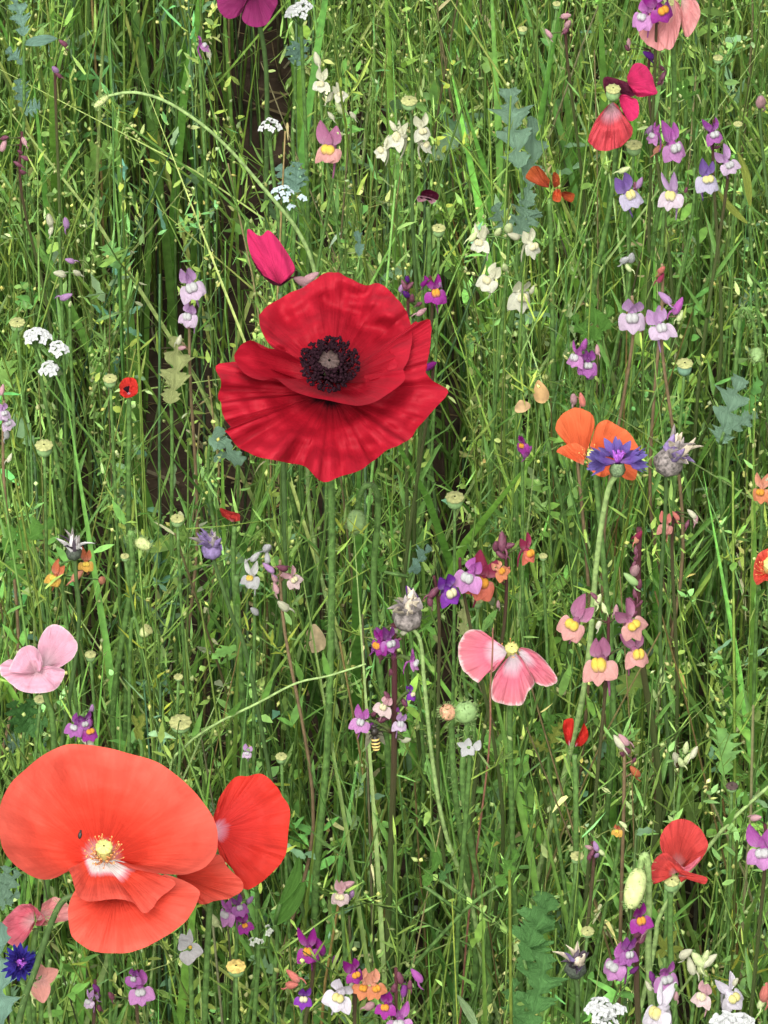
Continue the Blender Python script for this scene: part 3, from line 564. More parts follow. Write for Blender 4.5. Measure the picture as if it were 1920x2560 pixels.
poppy('salmon-pink poppy with hanging petals behind purple toadflax', (1240, 5), 0.43, T20, [
    dict(mat=SALMON, base=(1190, 10), d0=.0, k=.5, ruf=.0012, freq=4, bulge=.002, pts=[(1150, 20), (1110, 70), (1098, 130), (1130, 190), (1190, 217), (1225, 190), (1230, 100), (1220, 30)]),
    dict(mat=SALMON, base=(1245, -5), d0=.002, k=.5, ruf=.0012, freq=4, bulge=.002, pts=[(1205, 50), (1185, 150), (1230, 217), (1268, 160), (1285, 60), (1270, 10)]),
    dict(mat=SALMON, base=(1285, -5), d0=.0, k=.5, ruf=.0010, freq=3, bulge=.002, pts=[(1320, -30), (1345, -5), (1366, 50), (1350, 110), (1310, 162), (1288, 120), (1278, 50)]),
], ('bare', .0032, .0), [(1250, 500)], ax=Vector((0, -.2, 1)).normalized())
TF = tf(0, 0, 1)
poppy('single upright magenta petal of a spent poppy against the crimson poppy', (700, 715), 0.46, TF, [
    dict(mat=MAGENTA, base=(700, 712), d0=-.002, k=.5, ruf=.0008, freq=2, bulge=.003, pts=[(660, 690), (628, 640), (617, 590), (622, 572), (650, 590), (674, 577), (712, 622), (737, 668), (728, 690), (708, 705)]),
    dict(mat=MAROON, base=(702, 716), d0=-.004, k=.5, ruf=.0004, freq=2, bulge=.001, pts=[(680, 712), (640, 670), (620, 610), (630, 600), (680, 690), (740, 690)]),
], None, [(705, 1000)], stem_mat=M_DARKSTEM)
poppy('rusty orange poppy scraps below the blue-green lobed leaf', (1375, 480), 0.40, TF, [
    dict(mat=RUST, base=(1372, 470), d0=0, k=.6, ruf=.0008, freq=3, pts=[(1345, 462), (1315, 445), (1330, 418), (1345, 415), (1360, 430), (1375, 450)]),
    dict(mat=RUST, base=(1385, 470), d0=0, k=.6, ruf=.0006, freq=2, pts=[(1380, 445), (1385, 430), (1398, 440), (1400, 462)]),
    dict(mat=TANGER, base=(1392, 470), d0=.001, k=.6, ruf=.0005, freq=2, pts=[(1383, 480), (1382, 500), (1398, 505), (1404, 490), (1400, 472)]),
    dict(mat=RUST, base=(1400, 480), d0=.001, k=.6, ruf=.0005, freq=2, pts=[(1412, 478), (1436, 485), (1430, 505), (1412, 500)]),
], None, [(1380, 700)])
poppy('small orange poppy with cream stamens beyond the coral-pink toadflax bloom', (1925, 1420), 0.44, TF, [
    dict(mat=ORANGE, base=(1930, 1425), d0=0, k=.6, ruf=.001, freq=3, pts=[(1940, 1365), (1905, 1378), (1888, 1400), (1884, 1440), (1892, 1462), (1915, 1452), (1940, 1460)]),
    dict(mat=ORANGE, base=(1935, 1420), d0=-.003, k=.8, ruf=.001, freq=3, pts=[(1920, 1380), (1960, 1350), (2010, 1370), (2020, 1430), (1980, 1460)]),
], ('cream', .0025, .003, 30), [(1935, 1800)])
poppy('tiny half-open red poppy beside a green seed head', (321, 975), 0.40, TF, [
    dict(mat=SCARLET, base=(322, 985), d0=-.002, k=.7, ruf=.0006, freq=3, bulge=-.001, pts=[(303, 985), (298, 965), (308, 948), (325, 943), (340, 950), (345, 970), (338, 985)]),
    dict(mat=SCARLET, base=(322, 985), d0=.002, k=.6, ruf=.0008, freq=4, bulge=.001, pts=[(302, 968), (299, 982), (312, 994), (330, 992), (344, 982), (342, 966), (325, 962)]),
], ('dark', .0007, .003), [(322, 1200)])
poppy('two narrow red petals parting above feathery green leaves', (1438, 1870), 0.40, TF, [
    dict(mat=SCARLET, base=(1424, 1866), d0=0, k=.3, ruf=.0003, freq=1, pts=[(1415, 1858), (1407, 1820), (1412, 1800), (1432, 1797), (1434, 1820), (1428, 1855)]),
    dict(mat=SCARLET, base=(1438, 1868), d0=.001, k=.3, ruf=.0003, freq=1, pts=[(1440, 1850), (1455, 1825), (1460, 1808), (1470, 1830), (1468, 1850), (1452, 1866)]),
], None, [(1440, 2050)])
poppy('dark red curled petals in shade near the crimson poppy stalk', (585, 1300), 0.36, TF, [
    dict(mat=CHERRY, base=(580, 1305), d0=0, k=.5, ruf=.0006, freq=2, pts=[(555, 1290), (550, 1270), (575, 1278), (598, 1285), (600, 1302)])], None, [(585, 1450)])
poppy('dark maroon poppy scrap with a white petal below a seed head', (1070, 500), 0.36, TF, [
    dict(mat=MAROON, base=(1070, 500), d0=0, k=.5, ruf=.0006, freq=2, pts=[(1050, 495), (1055, 478), (1075, 474), (1096, 485), (1095, 500)]),
    dict(mat=PALEPINK, base=(1068, 500), d0=.001, k=.5, ruf=.0006, freq=2, pts=[(1045, 505), (1042, 492), (1060, 490), (1090, 500), (1080, 510)])], None, [(1070, 700)])

# nodding buds
M_BUD = plain('bud_pale_green', (0.42, 0.48, 0.20), 0.6, 0.15, 0.2, 500)
M_BUDG = plain('bud_green', (0.19, 0.30, 0.11), 0.6, 0.1, 0.2, 500)
def bud(label, c, tip, w, z, path, mat, stem_mat=None, r=(.0011, .0014), base_path=None):
    """c = joint with the stalk (px), tip = far end (px), w = width px; path = stalk from the joint"""
    nr = Near(c[0], c[1], z); A = nr.P; B = nr.p(tip[0], tip[1], 0.003); s = nr.s
    pts = stalk_points(nr, [c] + path); root = thing('poppy_bud', label, 'bud', pts[-1].copy())
    mb = MB(); cv = stalk_mesh(mb, pts, *r); part('stem', mb, stem_mat or M_STEM, root)
    F = axis_frame(B - A); L = (B - A).length; W = w * s / 2; M4 = Matrix.Translation(A) @ F.to_4x4()
    prof = [(.12 * W, 0), (.5 * W, .05 * L), (.85 * W, .2 * L), (W, .45 * L), (.92 * W, .7 * L), (.65 * W, .9 * L), (.2 * W, L)]
    part('bud', MB().lathe(prof, 14, M4, .03, 2), mat, root)
    hm = MB()
    for _ in range(110):
        t = random.random(); k = min(5, int(t * 6)); f = t * 6 - k; rr = prof[k][0] * (1 - f) + prof[k + 1][0] * f; zz = prof[k][1] * (1 - f) + prof[k + 1][1] * f; a = random.uniform(0, 6.283)
        p = Vector((rr * math.cos(a), rr * math.sin(a), zz)); q = p + Vector((math.cos(a), math.sin(a), .3)) * .0013
        hm.tube([M4 @ p, M4 @ q], [.00012, .00005], 3, False)
    hairs(hm, cv[:len(cv) // 2], r[0], 60, .002); h = part('bristles', hm, M_PALESTEM, root); h['kind'] = 'stuff'
    return root
bud('fat pale yellow-green poppy bud hanging over magenta toadflax', (1600, 2170), (1575, 2272), 52, .45, [(1608, 2140), (1618, 2150), (1622, 2240), (1628, 2500)], M_BUD, M_PALESTEM)
bud('green pear-shaped bud nodding beneath the crimson poppy', (893, 1275), (887, 1335), 46, .41, [(900, 1240), (915, 1215), (938, 1222), (945, 1290), (935, 1500)], M_BUDG)
bud('drooping bud at the tip of the long pale arching stalk', (270, 240), (236, 268), 17, .50, [(310, 232), (350, 233), (405, 249), (460, 280), (521, 324), (570, 370), (608, 411), (650, 460), (683, 498), (722, 545), (752, 590), (775, 640), (790, 700), (800, 800)], M_BUD, M_PALESTEM, (.0006, .0010))
bud('green bud curled over on a hooked stalk next to lilac toadflax', (1890, 870), (1893, 905), 28, .38, [(1885, 815), (1868, 775), (1850, 780), (1845, 850)], M_BUDG, M_STEM, (.0007, .001))
bud('splitting bud showing orange among purple toadflax', (1130, 1795), (1108, 1765), 42, .40, [(1130, 1840), (1140, 2000)], plain('bud_orange', (.55, .30, .18), .6, .1, .5, 400))
bud('round green bud with the splitting orange bud against it', (1170, 1805), (1160, 1755), 56, .41, [(1165, 1850), (1160, 2000)], M_BUDG)
bud('hairy green bud close to the withered white cornflower', (340, 1350), (375, 1370), 30, .37, [(325, 1335), (330, 1450)], M_BUD)

# ------------------------------------------------------------------ seed heads
def seed_head(label, px, py, w, z, h=1.5, path=None, mat=None, disc=None, stem_mat=None, tilt=0.0, group=None):
    nr = Near(px, py, z - .012); s = nr.s; r = w * s * .45; top = nr.P; ax = Vector((math.sin(tilt), -0.08, 1)).normalized(); F = axis_frame(ax)
    H = r * h; base = top - ax * H; M4 = Matrix.Translation(base) @ F.to_4x4()
    nb = Near(px, py, z - .012); pts = stalk_points(nb, [(px, py)] + (path or [])); pts[0] = base + ax * (H * .05)
    if not path: pts[1] = pts[1].lerp(pts[2], .2)
    if path and len(pts) > 1 and pts[1].z > base.z - .003: pts[1].z = base.z - .003
    root = thing('poppy_seed_head', label, 'seed head', pts[-1].copy(), group)
    mb = MB(); stalk_mesh(mb, pts, .0006, .0010, 6); part('stem', mb, stem_mat or M_STEM, root)
    part('capsule', MB().lathe(capsule_profile(r * .88, H), 16, M4, .02, 8), mat or M_CAPS, root)
    mb = MB(); disc_mesh(mb, r * .94, r * .26, M4 @ Matrix.Translation((0, 0, H * .94)), 10); part('cap', mb, disc or M_DISC, root)
seed_head('tall seed head with yellow cap in front of cream toadflax', 1023, 252, 46, .46, 1.3, [(1030, 330), (1034, 620)], stem_mat=M_DARKSTEM)
seed_head('flat yellow-capped seed head above the pale cream toadflax buds', 1097, 570, 38, .41)
seed_head('green seed head with orange rim under the crumpled coral petal', 1585, 362, 46, .43, 1.5)
seed_head('small yellow seed head near the salmon-pink poppy', 1795, 144, 28, .41)
seed_head('tiny cream seed head in the grass beyond the blue-green lobed leaf', 1307, 72, 26, .40)
seed_head('tiny straw seed head uphill of the faded pink-brown toadflax tip', 1392, 9, 24, .40)
seed_head('thin flat straw seed head above the purple toadflax trio', 1845, 310, 26, .40, .7)
seed_head('green-brown seed head behind the white alyssum', 43, 806, 44, .41, 1.3)
seed_head('ribbed green seed head touching the tiny red poppy', 275, 946, 40, .42, 1.5, mat=M_CAPS)
seed_head('round green seed head with orange cap below the white alyssum', 110, 1113, 50, .43, 1.5)
seed_head('grey-green round seed head under lilac toadflax', 1712, 908, 46, .42, 1.8, mat=plain('capsule_glaucous', (.14, .25, .17), .5, 0, .2, 400))
seed_head('pale yellow wide-capped seed head straight below the crimson poppy rim', 1137, 1243, 52, .43, 1.5)
seed_head('squat seed head among straw curls by the withered cornflower', 443, 1296, 38, .40)
seed_head('tiny pale seed head between hairy stalks', 312, 1390, 24, .40)
seed_head('pale seed head leaning over on a bent neck', 370, 1572, 34, .40, 1.9, [(350, 1530), (335, 1545), (325, 1640)], tilt=.9, mat=M_BUD)
seed_head('oval yellow seed head beside the pale pink poppy', 226, 1636, 32, .42)
seed_head('flat straw seed head beneath the pale pink poppy', 100, 1748, 34, .40, .8)
seed_head('small straw seed head on the thread-thin slanting stalk', 446, 1692, 26, .39, .9)
seed_head('broad flat dark-sided seed head above the big orange-red poppy', 451, 1806, 62, .39, .9)
seed_head('little yellow-green seed head uphill of the scarlet poppy', 703, 1891, 32, .40)
seed_head('round seed head with yellow star cap below coral toadflax', 1194, 1500, 30, .42, 1.9)
seed_head('cream button seed head next to orange toadflax', 1358, 1390, 24, .42, 1.2)
seed_head('yellow seed head beside a pink bud cluster', 1443, 2140, 38, .41, 1.3)
seed_head('orange-tinted flat seed head above dark lobed leaves', 1469, 2328, 38, .41, .9)
seed_head('large yellow seed head under the white viola', 590, 2416, 54, .42, 1.2, disc=plain('cap_ochre', (.55, .42, .12), .6, 0, .35, 700))
seed_head('brown-topped seed head above the faded red poppy', 1830, 1965, 34, .39, 1.1, disc=M_DISCG)

# ------------------------------------------------------------------ toadflax
def lip_upper(q):
    mb = MB(); rr = random.Random(q); sp = rr.uniform(.10, .24); h = rr.uniform(.42, .56); w = rr.uniform(.22, .31)
    for sg in (-1, 1):
        h2 = h * rr.uniform(.85, 1.1); mb.lobe((sg * .05, .0, .04), (sg * sp * rr.uniform(.7, 1.3), rr.uniform(.02, .2), h2), (1, .4 * sg * rr.random(), 0), (.3 * sg * rr.random(), -1, .2), w, rr.uniform(.1, .4), 8, 5, rr.uniform(.6, .85), rr.uniform(-.3, .05), .5)
    return mb.mesh('upper_lip', None)
def lip_lower(q):
    mb = MB(); rr = random.Random(q + 50)
    mb.lobe((0, -.14, -.06), (rr.uniform(-.05, .05), -.40, -.34 * rr.uniform(.8, 1.2)), (1, 0, 0), (0, -.6, .8), rr.uniform(.22, .32), rr.uniform(-.4, .1), 8, 5, .85, rr.uniform(-.2, .1), .8)
    for sg in (-1, 1): mb.lobe((sg * .08, -.12, -.03), (sg * .37 * rr.uniform(.75, 1.1), -.27, -.27 * rr.uniform(.6, 1.3)), (.6, .5 * sg, .5 * sg), (.2 * sg, -.6, .8), rr.uniform(.22, .32), rr.uniform(-.4, .1), 8, 5, .85, rr.uniform(-.25, .1), .8)
    mb.ball((0, -.10, -.08), .17, .16, .15, 12, 7)
    return mb.mesh('lower_lip', None)
def palate_mesh():
    mb = MB()
    for sg in (-1, 1): mb.ball((sg * .06, -.19, -.01), .105, .115, .15, 12, 8)
    return mb.mesh('palate', None)
def flower_tube():
    mb = MB().ball((0, .02, -.01), .10, .2, .11, 10, 6)
    mb.tube(catmull([(0, .10, -.04), (0, .17, -.25), (0, .15, -.55), (0, .06, -.82)], 8), [.06, .018], 6)
    return mb.mesh('flower', None)
def bud_mesh():
    mb = MB().lathe([(.05, -.55), (.20, -.42), (.27, -.15), (.22, .2), (.12, .48), (.02, .62)], 9, None, .08, 3)
    mb.tube(catmull([(0, .1, -.25), (0, .28, -.6), (0, .2, -1.0)], 5), [.09, .03], 5); return mb.mesh('bud', None)
ME_U = [lip_upper(q) for q in range(6)]; ME_L = [lip_lower(q) for q in range(6)]; ME_P, ME_F, ME_B = palate_mesh(), flower_tube(), bud_mesh()
def pm(name, c, tr=.3): FC['floret_' + name] = c; return petal_mat('floret_' + name, [(0, tuple(min(.85, v * .8 + .12) for v in c)), (.4, c), (1, tuple(v * .9 for v in c))], tr, .35, .6, .5)
FC = {}
def palmat(lo, pa):
    a, b = FC[lo.name], FC[pa.name]; return petal_mat('palate_' + lo.name + pa.name, [(0, a), (.32, tuple((x + y) / 2 for x, y in zip(a, b))), (.58, b), (1, tuple(v * .85 for v in b))], .15, .25, .65, .5)
YEL = pm('yellow', (.88, .62, .10)); ORA = pm('orange', (.88, .38, .05)); CRM = pm('cream', (.86, .80, .48)); WHT = pm('white', (.62, .62, .61)); PALEY = pm('pale_yellow', (.86, .78, .30))
PAL = dict(
    magenta=(pm('magenta', (.30, .02, .25)), pm('magenta2', (.42, .05, .36)), ORA), purple=(pm('purple', (.28, .06, .30)), pm('purple2', (.48, .16, .48)), WHT),
    pinkpurple=(pm('pinkpurple', (.50, .13, .46)), pm('pinkpurple2', (.66, .30, .62)), WHT), lilac=(pm('lilac', (.55, .32, .58)), pm('lilac2', (.72, .56, .72)), WHT),
    lilacyel=(pm('lilac3', (.52, .34, .56)), pm('lilac4', (.74, .62, .70)), PALEY), violet=(pm('violet', (.16, .03, .30)), pm('violet2', (.30, .06, .50)), CRM),
    blueviolet=(pm('blueviolet', (.25, .14, .45)), pm('blueviolet2', (.60, .55, .70)), PALEY), pinkyel=(pm('mauve', (.46, .17, .30)), pm('peach', (.78, .40, .36)), YEL),
    redyel=(pm('winered', (.36, .04, .10)), pm('coral', (.78, .20, .13)), ORA), orange=(pm('apricot', (.80, .35, .22)), pm('apricot2', (.82, .30, .14)), ORA), cream=(pm('ivory', (.78, .78, .55)), pm('ivory2', (.84, .84, .66)), CRM),
    white=(pm('whitelilac', (.80, .74, .82)), pm('whitelilac2', (.84, .78, .85)), PALEY), yellow=(pm('brick', (.62, .18, .08)), pm('yellow2', (.85, .50, .10)), YEL), pinkwhite=(pm('pinkwhite', (.72, .42, .45)), pm('pinkwhite2', (.80, .62, .60)), CRM),
    salmon=(pm('salmon', (.78, .25, .20)), pm('salmon2', (.80, .36, .30)), pm('salmon3', (.84, .45, .35))), whitey=(pm('purewhite', (.72,.72,.68)), WHT, YEL))
def toadflax(label, top, z, flowers, buds=(), stem=None, root_px=None, leaves=14, name='toadflax', r=.00075, group=None, lean=None):
    """top (px) of the spike; flowers: (px, py, size px, yaw deg, palette[, tilt deg]); buds: (px, py, size, palette)"""
    nr = Near(top[0], top[1], z); s = nr.s; stem = stem or M_STEM
    low = max([f[1] for f in flowers] + [b[1] for b in buds] + [top[1]])
    xm = sum(f[0] for f in flowers) / max(1, len(flowers)) if flowers else top[0]
    path = [top] + ([root_px] if root_px else [(top[0] * .6 + xm * .4, low + 60)])
    pts = stalk_points(nr, path); root = thing(name, label, 'toadflax' if name == 'toadflax' else 'flower', pts[-1].copy(), group)
    mb = MB(); cv = stalk_mesh(mb, pts, r * .8, r * 1.3, 6)
    for f in flowers:
        px, py, sz, yaw, pal = f[:5]; tilt = f[5] if len(f) > 5 else 0
        P = nr.p(px, py, -0.75 * (py - top[1]) * s + .004); S = sz * s * 1.2 * random.uniform(.92, 1.08)
        Rm = Matrix.Rotation(R(yaw + random.uniform(-18, 18)), 3, 'Z') @ Matrix.Rotation(R(random.uniform(-16, 16)), 3, 'Y') @ Matrix.Rotation(R(tilt + random.uniform(-14, 14)), 3, 'X')
        fo = place('flower', ME_F, root, P, Rm, S, PAL[pal][0])
        u_ = link('upper_lip', random.choice(ME_U), fo, PAL[pal][0]); u_.scale = (random.uniform(.8, 1.15), 1, random.uniform(.85, 1.2)); u_.rotation_euler = (R(random.uniform(-30, 20)), R(random.uniform(-12, 12)), 0); link('lower_lip', random.choice(ME_L), fo, PAL[pal][1]); pl_ = link('palate', ME_P, fo, palmat(PAL[pal][1], PAL[pal][2])); pl_.scale = (random.uniform(.8, 1.1), 1, random.uniform(.75, 1.1))
        back = P + Rm @ Vector((0, .16, .02)) * S; near = min(cv, key=lambda c: abs(c.z - (back.z - .004)))
        mid = near.lerp(back, .5) + Vector((0, 0, .001)); mb.tube(catmull([near, mid, back], 5), [r * .6, r * .5], 5)
        mb.ball(back, .0011, .0011, .0011, 6, 4)
    for b in buds:
        px, py, sz, pal = b[:4]; P = nr.p(px, py, -0.75 * (py - top[1]) * s + .001)
        place('bud', ME_B, root, P, Matrix.Rotation(random.uniform(-1.0, 1.0), 3, 'Y') @ Matrix.Rotation(random.uniform(-.6, .6), 3, 'X') @ Matrix.Rotation(random.uniform(0, 6), 3, 'Z'), sz * s * random.uniform(1.2, 1.6), PAL[pal][0] if pal in PAL else pal)
        near = min(cv, key=lambda c: (c - P).length); mb.tube([near, P], [r * .5, r * .4], 4)
    part('stem', mb, stem, root)
    if leaves:
        lm = MB(); m = len(cv)
        for i in range(leaves):
            p = cv[int(m * (.30 + .5 * random.random()))]; a = random.uniform(0, 6.283); d = Vector((math.cos(a) * .6, math.sin(a) * .6, .8)); L = random.uniform(.012, .024)
            lm.lobe(p, p + d * L, (-math.sin(a), math.cos(a), 0), (math.cos(a), math.sin(a), -.7), .0020, .2, 4, 2, .6, .15)
        o = part('foliage', lm, M_LEAF, root); o['kind'] = 'stuff'
    return root
GR = plain('bud_greenish', (.36, .42, .20), .6, .1, .2, 5); DK = plain('bud_dark_purple', (.10, .03, .05), .6, 0, .3, 5)
tx = toadflax
tx('pink and yellow toadflax with one open bloom on the soil strip edge', (842, 325), .41, [(828, 368, 82, -25, 'pinkyel'), ], [(850, 335, 14, GR)])
tx('ivory toadflax with a loose string of pale cups near white alyssum', (800, 170), .41, [(804, 203, 52, -20, 'cream'), (846, 232, 46, 40, 'cream')], [(826, 242, 22, 'cream'), (828, 290, 18, 'cream'), (882, 288, 20, 'cream'), (793, 148, 22, 'cream'), (850, 270, 24, GR)])
tx('ivory toadflax crossing the dark stalk of the tall seed head', (1010, 300), .42, [(1005, 340, 70, -60, 'cream'), (1052, 320, 60, 30, 'cream', 20), (1055, 360, 56, 60, 'cream'), (962, 372, 56, -40, 'cream')], [(982, 315, 20, 'cream')])
tx('small lilac toadflax bud pair in tall grass', (500, 90), .40, [(502, 112, 40, 80, 'pinkpurple')], [(522, 132, 18, 'cream')])
tx('dusky pink bud on a dark stalk among blue-green leaves', (139, 165), .40, [], [(138, 174, 22, 'lilac'), (146, 188, 16, DK), (158, 108, 18, DK)], M_PURPSTEM)
tx('dark purplish seeding toadflax with cream tips', (55, 330), .41, [], [(9, 364, 24, 'pinkwhite'), (60, 352, 18, 'pinkwhite'), (50, 380, 16, DK), (62, 395, 16, DK), (45, 410, 16, DK), (56, 430, 14, DK), (12, 345, 18, DK)], M_PURPSTEM)
tx('white-flecked toadflax buds low beside bright grass', (150, 535), .40, [], [(124, 550, 24, 'cream'), (165, 558, 22, 'lilac'), (128, 575, 18, 'cream')])
tx('purple toadflax hanging in front of the salmon-pink poppy', (1640, -60), .455, [(1612, 35, 70, -50, 'pinkpurple'), (1648, 15, 74, 30, 'magenta'), (1660, -30, 60, 0, 'purple')], [], M_PURPSTEM)
tx('faded pink-brown toadflax tip above the green seed head stalks', (1418, 30), .40, [], [(1415, 40, 22, 'pinkwhite'), (1420, 60, 20, 'pinkwhite'), (1416, 75, 16, DK), (1372, 84, 20, 'pinkwhite')], M_PURPSTEM)
tx('toadflax in seed, dark purple, behind the magenta poppy petal', (1625, 125), .41, [], [(1622, 138, 26, 'violet'), (1655, 170, 16, DK), (1658, 190, 18, DK), (1650, 205, 14, DK), (1572, 105, 16, 'pinkwhite'), (1568, 120, 14, DK)], M_PURPSTEM)
tx('pink-purple toadflax with white lips beside the coral petal', (1668, 300), .43, [(1680, 358, 74, 35, 'pinkpurple'), (1640, 335, 56, -60, 'pinkpurple')], [(1625, 325, 20, 'lilac'), (1645, 372, 20, 'orange')])
tx('dusky mauve toadflax bloom by itself above the violet ones', (1785, 300), .42, [(1780, 330, 62, 20, 'purple')], [(1760, 318, 14, GR), (1793, 368, 14, DK)], M_PURPSTEM)
tx('mauve toadflax with a pink lip near yellow-green shoots', (1818, 370), .42, [(1816, 405, 64, 30, 'lilac')], [(1797, 400, 14, DK)], M_PURPSTEM)
tx('blue-violet toadflax with two yellow-lipped blooms on one branching stalk', (1735, 420), .43, [(1764, 440, 76, 30, 'blueviolet'), (1683, 482, 76, -25, 'lilacyel')], [(1752, 468, 22, 'lilac'), (1775, 470, 18, 'lilac'), (1715, 475, 14, DK)])
tx('violet toadflax with a split yellow lip under green buds', (1570, 440), .42, [(1568, 482, 74, 35, 'blueviolet')], [(1560, 425, 22, GR), (1598, 458, 24, 'lilac'), (1588, 465, 18, DK)])
tx('pale pink unopened flower on a straight dark stalk', (1901, 235), .44, [], [(1902, 254, 32, 'pinkwhite')], M_DARKSTEM)
tx('lilac toadflax standing alone with a second bloom below', (475, 670), .42, [(475, 708, 82, 0, 'lilac', -10), (474, 785, 62, -40, 'lilac')], [(448, 850, 20, 'cream'), (455, 870, 18, 'pinkwhite'), (468, 815, 16, 'pinkwhite')], M_BROWNSTEM)
tx('small lilac bud with two cream bracts in deep grass', (175, 648), .40, [], [(175, 652, 20, 'lilac'), (150, 685, 24, 'cream'), (192, 682, 24, 'cream'), (165, 742, 22, 'lilac'), (175, 760, 14, GR)])
tx('mauve and white toadflax below the white alyssum with three heads', (10, 1000), .41, [(4, 1028, 46, 30, 'lilac'), (16, 1052, 42, 20, 'lilac')], [(16, 1085, 20, WHT), (5, 975, 20, 'pinkwhite'), (24, 1145, 18, 'cream')], M_BROWNSTEM)
tx('vivid magenta toadflax with orange lip touching the crimson poppy rim', (1075, 690), .44, [(1087, 727, 66, 0, 'magenta')], [(1060, 708, 20, 'magenta'), (1100, 712, 14, 'lilac')], M_PURPSTEM)
tx('dark purple toadflax spike with pale bud beads beyond the crimson poppy', (1020, 690), .44, [], [(1018, 698, 16, 'violet'), (1010, 712, 18, DK), (1003, 720, 18, 'lilac'), (1024, 715, 18, DK), (1015, 735, 20, 'violet'), (1030, 745, 18, DK), (1053, 780, 18, 'pinkwhite'), (1048, 760, 16, DK)], M_PURPSTEM)
tx('purple toadflax scrap just past the crimson poppy edge', (1078, 905), .43, [], [(1074, 915, 24, 'magenta')], M_PURPSTEM)
tx('ivory toadflax with long trailing spurs beside the fresh green fan leaf', (1280, 640), .43, [(1228, 694, 72, -50, 'cream'), (1300, 730, 78, 30, 'cream', 10)], [(1262, 668, 24, GR), (1330, 725, 16, 'cream')], root_px=(1310, 830))
tx('ivory toadflax buds, greenish and upright, under the blue-green leaf', (1270, 560), .43, [(1205, 600, 64, -30, 'cream'), (1325, 608, 66, 40, 'cream')], [(1272, 570, 28, GR), (1285, 590, 24, 'cream'), (1245, 580, 24, GR), (1185, 590, 26, GR), (1212, 575, 24, 'cream')])
tx('white toadflax buds in grass above the lilac pair', (1570, 640), .41, [], [(1562, 650, 26, WHT), (1578, 645, 24, WHT), (1570, 668, 20, GR)])
tx('reddish closed bud on a slender stalk', (1655, 660), .41, [], [(1654, 675, 24, 'salmon'), (1652, 695, 20, 'redyel')], M_BROWNSTEM)
tx('lilac toadflax with erect narrow lips, paired with a taller neighbour', (1580, 740), .43, [(1580, 782, 84, -15, 'lilac')], [(1608, 805, 20, 'pinkwhite')], M_BROWNSTEM)
tx('lilac toadflax carrying two round pink buds', (1660, 735), .435, [(1648, 812, 88, 5, 'lilac')], [(1663, 745, 28, 'lilac'), (1695, 766, 30, 'pinkpurple'), (1700, 790, 22, GR)], M_BROWNSTEM)
tx('pink-purple toadflax cluster tapering to a thread', (1470, 850), .42, [(1445, 888, 62, -40, 'pinkpurple'), (1470, 905, 66, 15, 'purple')], [(1460, 862, 22, 'pinkpurple'), (1478, 940, 22, 'lilac'), (1493, 875, 18, 'pinkwhite')])
tx('small magenta toadflax bloom beside the tangerine poppy', (1305, 1085), .41, [(1308, 1108, 46, -20, 'magenta')], [(1318, 1130, 22, 'pinkpurple')])
tx('coral-yellow toadflax with a single bloom uphill of the small orange poppy', (1905, 1190), .42, [(1905, 1222, 62, -10, 'orange')], [(1915, 1200, 18, 'cream')])
tx('yellow and brick toadflax under the withered white cornflower', (150, 1405), .42, [(139, 1440, 56, -30, 'yellow'), (215, 1404, 46, 20, 'yellow')], [(193, 1440, 26, 'orange'), (255, 1450, 30, 'orange')])
tx('white toadflax with a lime lip by the withered purple cornflower', (640, 1380), .41, [(630, 1440, 62, -10, 'whitey')], [(638, 1392, 24, WHT), (668, 1370, 26, WHT), (668, 1395, 22, WHT), (636, 1528, 24, WHT)])
tx('fading pinkish toadflax with straw seed cases', (700, 1400), .41, [(728, 1444, 50, 50, 'pinkwhite')], [(686, 1445, 22, 'pinkwhite'), (706, 1420, 22, DK), (708, 1515, 28, 'cream'), (672, 1420, 22, 'lilac'), (690, 1470, 18, 'pinkwhite'), (712, 1440, 20, 'pinkwhite')], M_BROWNSTEM)
tx('lilac-lipped violet toadflax leaning on the coral toadflax', (1150, 1395), .435, [(1178, 1432, 92, -35, 'pinkpurple')], [], M_PURPSTEM)
tx('deep violet toadflax with cream lip above the withered grey head', (1085, 1440), .43, [(1118, 1472, 74, 25, 'violet')], [(1030, 1490, 36, 'violet'), (1085, 1480, 26, DK), (1075, 1500, 22, DK), (1105, 1495, 20, DK)], M_PURPSTEM)
tx('coral and wine-red toadflax spike with orange lips', (1262, 1340), .44, [(1208, 1446, 92, -5, 'redyel'), (1316, 1375, 66, 45, 'redyel'), (1246, 1424, 56, 40, 'orange')], [(1255, 1355, 30, DK), (1240, 1365, 26, DK), (1270, 1365, 26, DK), (1250, 1385, 22, DK), (1265, 1430, 22, 'salmon'), (1245, 1510, 16, 'pinkwhite')], M_PURPSTEM)
tx('purple toadflax spike with the hoverfly clinging below', (985, 1560), .445, [(950, 1604, 62, -50, 'magenta', 20), (972, 1598, 58, 20, 'purple', 30), (1030, 1652, 50, 80, 'pinkpurple', 30), (1026, 1732, 42, 40, 'violet'), (962, 1762, 56, -20, 'pinkwhite'), (905, 1800, 64, -30, 'pinkpurple'), (1000, 1805, 48, 10, 'lilac')], [(948, 1580, 22, 'purple'), (985, 1575, 18, 'cream'), (1010, 1582, 18, 'cream'), (988, 1608, 16, 'pinkwhite'), (952, 1640, 24, DK), (935, 1785, 22, DK), (975, 1790, 22, DK), (962, 1622, 24, 'magenta'), (940, 1618, 22, 'purple'), (985, 1640, 20, DK), (978, 1680, 18, DK), (968, 1740, 20, DK), (1010, 1755, 22, DK), (990, 1770, 20, 'purple'), (925, 1815, 20, 'purple'), (955, 1800, 22, DK), (1015, 1850, 20, 'cream'), (968, 1585, 20, DK), (995, 1600, 16, DK)], M_PURPSTEM, root_px=(985, 1900), r=.0013)
